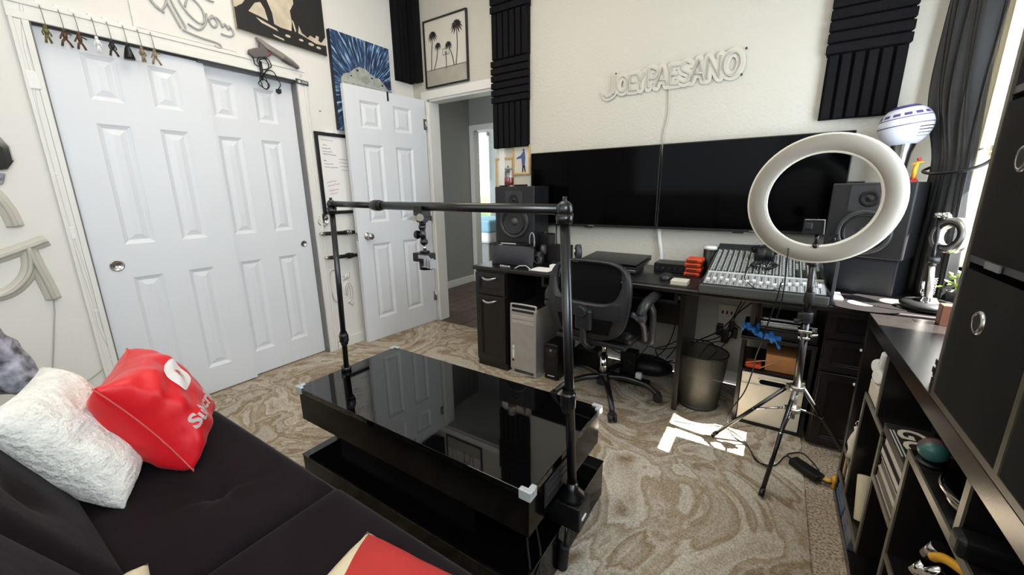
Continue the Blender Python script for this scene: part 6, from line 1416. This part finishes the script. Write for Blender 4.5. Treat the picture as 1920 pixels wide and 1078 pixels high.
T1('yellow_hook', 'yellow curved plastic hook in the near lower compartment', 'hook', MB().tube(crom([(.345, 1.0, .515), (.352, .975, .538), (.37, .945, .545), (.40, .92, .535), (.45, .90, .50), (.5, .88, .42), (.52, .88, .345)], 6), .009, 8), M['yellow'], org=(.4, .95, .34))
T1('black_handset', 'black handset sticking out over the near shelf board', 'handset', MB().box(.322, .45, .865, .908, H3, H3 + .040), M['black_plastic'], org=(.39, .88, H3), bevel=.010, seg=3)

# ================================================================== BIN UNIT ON THE SHELF
UX0, UX1, UY1 = .3385, .700, 1.185
un = T('bin_unit', 'tall black cube unit with fabric bins standing on the low shelf at the right', 'shelf', (.52, .85, SZ))
tt = .014; zs_ = [SZ + .0005, SZ + .305, SZ + .615, SZ + .93]; yy = [UY1, UY1 - .315, UY1 - .63]
P('base_board', MB().box(UX0, UX1, yy[2], UY1, zs_[0], zs_[0] + tt), M['black_lam'], un, bevel=.001)
for y in yy: P('edge_glare', MB().box(UX0 - .003, UX0 + .002, y - tt, y, zs_[0] + tt, zs_[3]), M['edge_glare'], un)  # lighter strips: painted glare on the unit's front edges
P('edge_glare', MB().box(UX0 - .003, UX0 + .001, yy[2], UY1, zs_[0], zs_[0] + tt), M['edge_glare'], un)
for z in zs_[1:]: P('shelf_board', MB().box(UX0, UX1, yy[2], UY1, z, z + tt), M['dark_grey'], un, bevel=.001)
for y in yy: P('side_panel', MB().box(UX0 + .001, UX1, y - tt, y, zs_[0] + tt, zs_[3]), M['black_lam'], un, bevel=.001)
P('back_panel', MB().box(UX1 - .004, UX1, yy[2], UY1, zs_[0], zs_[3]), M['piping'], un)
k = 0
for c in range(2):
    for r_ in range(3):
        if c == 0 and r_ == 2:
            T1('brown_box', 'dark brown box in the open top far cubby of the tall unit', 'box', MB().box(.36, .66, yy[1] + .04, yy[0] - .04, zs_[2] + tt, zs_[2] + .20), M['wood_red'], org=(.5, 1.0, zs_[2] + tt), bevel=.003); continue
        y1 = yy[c] - tt - .004; y0 = yy[c + 1] + .004; z0 = zs_[r_] + tt + .001; z1 = zs_[r_ + 1] - .012
        col = ['far', 'near'][c]; row = ['bottom', 'middle', 'top'][r_]
        b_ = T('fabric_bin', 'black fabric bin in the %s %s cubby of the tall unit' % (row, col), 'storage bin', (.5, (y0 + y1) / 2, z0), group='fabric bins in the tall unit')
        bulge = .012
        q = MB(); q.grid(lambda u, v: Vector((UX0 - .002 - bulge * (1 - (2 * u - 1) ** 4) * (1 - (2 * v - 1) ** 4) ** .8, y0 + (y1 - y0) * u, z0 + (z1 - z0) * v)), 12, 12)
        P('front', q, M['bin_cloth'], b_)
        P('sides', MB().box(UX0 - .001, UX1 - .02, y0, y0 + .003, z0, z1).box(UX0 - .001, UX1 - .02, y1 - .003, y1, z0, z1).box(UX0, UX1 - .02, y0, y1, z0, z0 + .003).box(UX1 - .024, UX1 - .02, y0, y1, z0, z1), M['bin_cloth'], b_)
        if not (c == 0 and r_ == 1) or True:
            GM = Matrix.Translation((UX0 - .0135, (y0 + y1) / 2 - .005, z0 + (z1 - z0) * (.72 if r_ == 0 else .62))) @ Matrix.Rotation(R_(-90), 4, 'Y')
            g = P('grommet', MB().lathe([(.014, .0), (.0155, .004), (.020, .004), (.0225, .0005), (.0225, -.002)], GM, 32), M['steel'], b_)
            P('grommet_hole', MB().lathe([(0, .0035), (.0150, .0035)], GM, 24), M['ink'], g)
        if r_ == 1: P('label_holder', MB().box(UX0 - .006, UX0 - .002, (y0 + y1) / 2 - .0, (y0 + y1) / 2 + .06, zs_[1] + .0, zs_[1] + .013), M['grey'], un, bevel=.001)
# small things on the shelf top beside the unit
wbk = T('wooden_block', 'reddish wood block behind the bin unit on the low shelf', 'block', (.53, 1.9, SZ))
P('block', MB().box(.500, .535, 1.84, 1.88, SZ, SZ + .070), M['wood_red'], wbk, bevel=.002)
wb2 = T('wood_mount', 'light wood block with a small black jagged ornament at the bin unit corner', 'ornament', (.37, 1.26, SZ))
P('wood', MB().box(.352, .385, 1.20, 1.235, SZ, SZ + .05), M['tan'], wb2, bevel=.002)
q = MB()
for i, (a, c) in enumerate(((0, .012), (.012, .016), (.024, .010), (.036, .014), (.046, .008))): q.cb((.362 + .004 * (i % 2), 1.262 + .004 * ((i * 3) % 4), SZ + .007 + a), (.014, .012 + c * .5, .014))
P('ornament', q, M['black_plastic'], wb2, bevel=.001)
T1('black_gadget', 'small black gadget behind the light wood block on the shelf top', 'gadget', MB().box(.375, .40, 1.25, 1.30, SZ, SZ + .075), M['black_plastic'], org=(.39, 1.27, SZ), bevel=.003)
